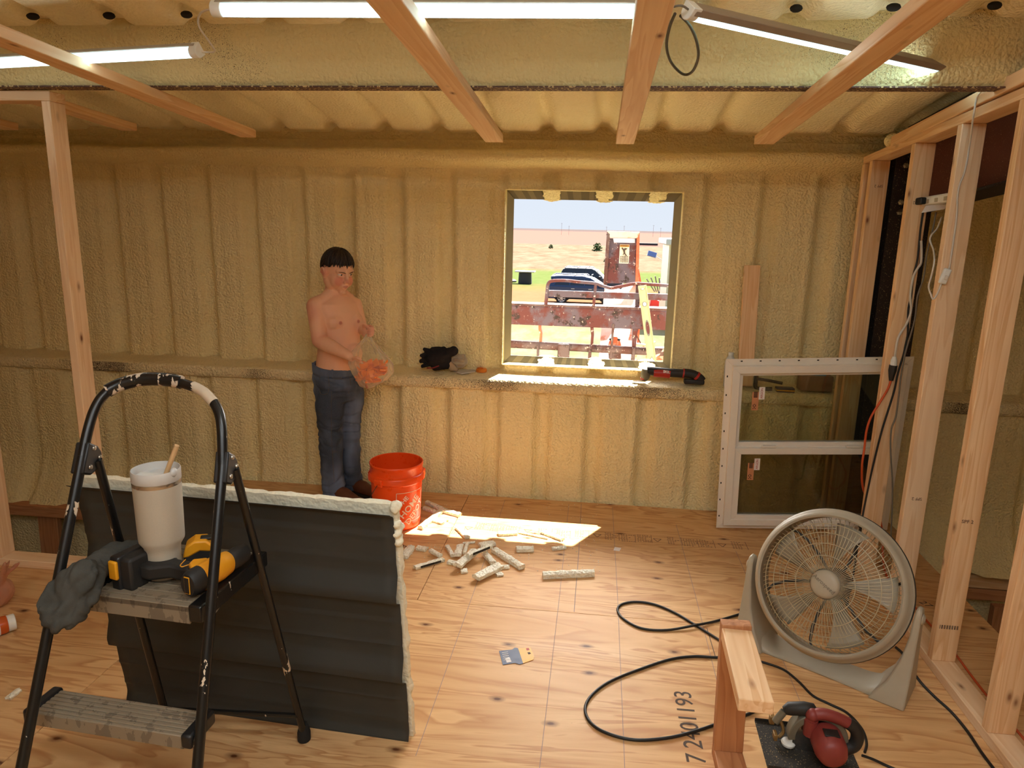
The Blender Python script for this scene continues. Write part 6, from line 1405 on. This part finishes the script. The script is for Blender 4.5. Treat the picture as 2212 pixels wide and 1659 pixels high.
# jeans
def denim():
    t = NT('faded_blue_denim', .9, 0, .15); v = t.co(); a = t.noise(v, 5, 3); tw = t.noise(t.co(sc=(600, 600, 120)), 1.0, 1); big = t.noise(t.co(sc=(5, 5, 2.2)), 1.0, 3)
    c = t.mix(t.ramp(big, [(.4, 0.0), (.62, 1.0)]), srgb(46, 54, 68), srgb(108, 120, 146)); c = t.mix(t.mth('MULTIPLY', tw, .35), c, srgb(120, 126, 138)); t.color(c); t.bump(t.mth('ADD', t.mth('MULTIPLY', a, .6), tw), .25, .003); return t.m
M['denim'] = denim(); M['stitch'] = plain('tan_stitching', srgb(98, 84, 66), .8)
mb = MB()
loft(mb, [ell(B(724, 790), .134, .116), ell(B(725, 803), .138, .120), ell(B(727, 825), .142, .124), ell(B(729, 848), .140, .116), ell(B(731, 862), .118, .10)], 28)
LR = [(713, 830, -.052, .084), (713, 870, -.055, .088), (713, 930, -.055, .072), (716, 990, -.055, .070), (721, 1048, -.052, .069), (722, 1064, -.052, .071), (723, 1074, -.05, .070)]
LL_ = [(755, 830, .052, .082), (757, 870, .055, .082), (754, 930, .065, .066), (757, 985, .075, .062), (761, 1030, .08, .060), (762, 1046, .08, .062)]
for L_ in (LR, LL_):
    for a, b in zip(L_, L_[1:]): capsule(mb, B(*a[:3]), a[3], B(*b[:3]), b[3], 18)
def jfold(p, n):
    z = p.z; k1 = math.exp(-((z-.74)/.09)**2); k2 = math.exp(-((z-.42)/.12)**2); k3 = math.exp(-((z-.07)/.10)**2)
    w_ = nz(p.x*9+z*10, p.y*9-z*6, z*26)
    q = p+n*((.013*w_-.012*max(0, 1-abs(nz(p.x*7+z*5, p.y*7, z*17+4))*8))*(k1+k2+1.2*k3)+.006*nz(p.x*14, p.y*14, z*9)); 
    if q.z < .028: q.z = .028
    if q.z > .772+.0*q.x: q.z = .772-(q.x-B(725, 790).x)*.10 if q.z > .772-(q.x-B(725, 790).x)*.10 else q.z
    return q
jz = B(725, 788).z
def jf2(p, n):
    q = jfold(p, n) if p.z < jz-.03 else Vector(p); lim = jz+.004-(p-B(725, 788)).dot(bf)*.14
    if q.z > lim: q.z = lim
    return q
jn = fuse(mb, 'jeans', M['denim'], .007, 4, boy, jf2)
def wring(zo, g): return [B(725, 788)+bl2*((.135+g)*cos(a))+bf*((.117+g)*sin(a))+bz*(zo-(.117+g)*sin(a)*.14) for a in lin(0, 2*pi, 48)[:-1]]
mb = MB(); A_, C_, D_ = wring(.004, .001), wring(-.034, .005), wring(-.034, -.010); E_ = wring(.004, -.012); n = 48
mb.add(A_+C_+D_+E_, [(r*n+i, r*n+(i+1) % n, ((r+1) % 4)*n+(i+1) % n, ((r+1) % 4)*n+i) for r in range(4) for i in range(n)]); mb.build('waistband', M['denim'], jn, sharp=50)
for a in (-2.6, -1.9, -.7, .2, .9, 2.2):
    c = B(725, 788)+bl2*(.1375*cos(a))+bf*(.1195*sin(a))+bz*(-.014-.117*sin(a)*.14); t_ = (bl2*-sin(a)+bf*cos(a)).normalized(); nrm = t_.cross(bz)
    MB().box((0, 0, 0), (.012, .006, .046), Matrix.Translation(c) @ frame(t_, nrm, bz).to_4x4()).build('belt_loop', M['denim'], jn, bev=.001)
def onjean(px, py, push=.003):
    # nearest jean surface point seen at that place
    o_ = CAMLOC; d = _ray(px, py).normalized(); inv = wm(jn).inverted(); 
    hit, loc, nor, _ = jn.ray_cast(inv @ o_, (inv.to_3x3() @ d).normalized()); 
    return (wm(jn) @ loc - d*push) if hit else FY(px, py, BY-.13)
for pts in ([(693, 806), (707, 808), (711, 830), (709, 848)], [(714, 812), (720, 818), (732, 819), (748, 816), (753, 806)], [(716, 845), (716, 900), (717, 960), (722, 1040)], [(754, 808), (757, 830), (752, 850)], [(691, 812), (690, 840), (695, 852), (708, 850)]):
    MB().tube(smooth_path([onjean(*p) for p in pts], 4), .0010, 5).build('stitching', M['stitch'], jn, sharp=80)
# boots
M['boot'] = plain('brown_leather_boot', srgb(96, 54, 34), .5); M['sole'] = plain('dark_boot_sole', srgb(40, 28, 22), .7)
for h0, ln_ in ((B(763, 1044, .08), .185), (B(723, 1072, -.05), .185)):
    h = V(h0.x, h0.y, .05); t = h+(bf*.97+V(.25, .05, 0)).normalized()*ln_; mb = MB(); d = (t-h).normalized()
    capsule(mb, V(h.x, h.y, .052), .040, V(h.x, h.y, .14), .043, 14); capsule(mb, V(h.x, h.y, .05), .042, V((h.x+t.x)/2, (h.y+t.y)/2, .05), .042, 14); capsule(mb, V((h.x+t.x)/2, (h.y+t.y)/2, .048), .042, V(t.x, t.y, .036), .030, 14)
    def flat(p, n): return V(p.x, p.y, max(p.z, .014))
    o = fuse(mb, 'boot', M['boot'], .006, 3, boy, flat)
    mb = MB(); sd_ = V(-d.y, d.x, 0); L = (t-h).length
    ol = [(-.040, -.030), (-.046, 0), (-.040, .030), (L*.35, .036), (L*.75, .042), (L+.022, .026), (L+.032, 0), (L+.022, -.026), (L*.75, -.042), (L*.35, -.036)]
    mb.prism(ol, 0, .020, Matrix.Translation(V(h.x, h.y, .001)) @ frame(d, sd_, V(0, 0, 1)).to_4x4()); mb.build('sole', M['sole'], o, bev=.004)
# ------------------------------------------------------------------ bag in his hands
M['film_or'] = film('clear_peach_film', srgb(250, 228, 208), .15, .18); M['chips'] = NT('orange_pieces', .35); M['chips'].color(srgb(250, 132, 24)); M['chips'] = M['chips'].m
bgc = -.235
prof_b = [(798, 713, .007), (797, 722, .013), (795, 733, .030), (793, 747, .056), (793, 765, .094), (799, 785, .118), (802, 803, .114), (801, 820, .088), (794, 832, .048), (790, 837, .012)]
rings = []; nb = 40
for i, (x, y, r) in enumerate(prof_b):
    c = B(x, y, bgc+.06*(1-i/9)+(.06 if i < 2 else 0)); row = []
    for k in range(nb):
        a = 2*pi*k/nb; pl2 = 1+.10*sin(9*a+1.3*nz(i*.8))*(1-i/11)+.16*nz(cos(a)*1.6+i*.35, sin(a)*1.6, i*.3); row.append(c+V(1, 0, 0)*(r*pl2*cos(a))+V(0, 1, 0)*(r*.72*pl2*sin(a))+V(0, 0, .012*nz(cos(a)*2, sin(a)*2, i*.7)))
    rings.append(row)
bag = thing('snack_bag', 'clear plastic bag of orange pieces held in both hands by the boy', 'bag', B(803, 795, bgc))
vs = [p for r_ in rings for p in r_]; fs = [(j*nb+k, j*nb+(k+1) % nb, (j+1)*nb+(k+1) % nb, (j+1)*nb+k) for j in range(len(rings)-1) for k in range(nb)]
MB().add(vs, fs).build('film', M['film_or'], bag, sharp=80)
mb = MB()
for e in ((803, 700), (790, 706), (806, 708)): capsule(mb, B(797, 716, bgc+.09), .010, B(*e, bgc+.10), .006, 8, sq=.4)
mb.build('gathered_neck', M['film_or'], bag, sharp=80)
random.seed(9)
for k in range(58):
    t = random.random(); x = 776+54*random.random(); y = 784+40*random.random()
    cx_ = 803-(y-800)*.25; x = cx_+(x-803)*(1-.5*max(0, (y-812)/24)); c = B(x, y, bgc+random.uniform(-.05, .05)+.01)
    R3 = Matrix.Rotation(random.uniform(0, 6), 4, (random.random()-.5, random.random()-.5, random.random()-.5))
    MB().add([(.026*i*(1 if j < 0 else .8), .017*j, .005*q+.006*(i*i)) for q in (-1, 1) for j in (-1, 1) for i in (-1, 0, 1)], [(0, 3, 4, 1), (1, 4, 5, 2), (6, 7, 10, 9), (7, 8, 11, 10), (0, 1, 7, 6), (1, 2, 8, 7), (3, 9, 10, 4), (4, 10, 11, 5), (0, 6, 9, 3), (2, 5, 11, 8)], Matrix.Translation(c) @ R3).build('orange_piece', M['chips'], bag, bev=.003)
mb = MB(); capsule(mb, B(786, 822, bgc-.02), .008, B(793, 837, bgc-.04), .010, 8, sq=.5); mb.build('bag_tail', M['film_pink'], bag, sharp=80)
MB().tube(smooth_path([B(795, 738, bgc-.02), B(808, 752, bgc-.06), B(818, 764, bgc-.075), B(832, 770, bgc-.06), B(844, 773, bgc-.02)], 4), .0009, 5).build('seam', M['leather'], bag)
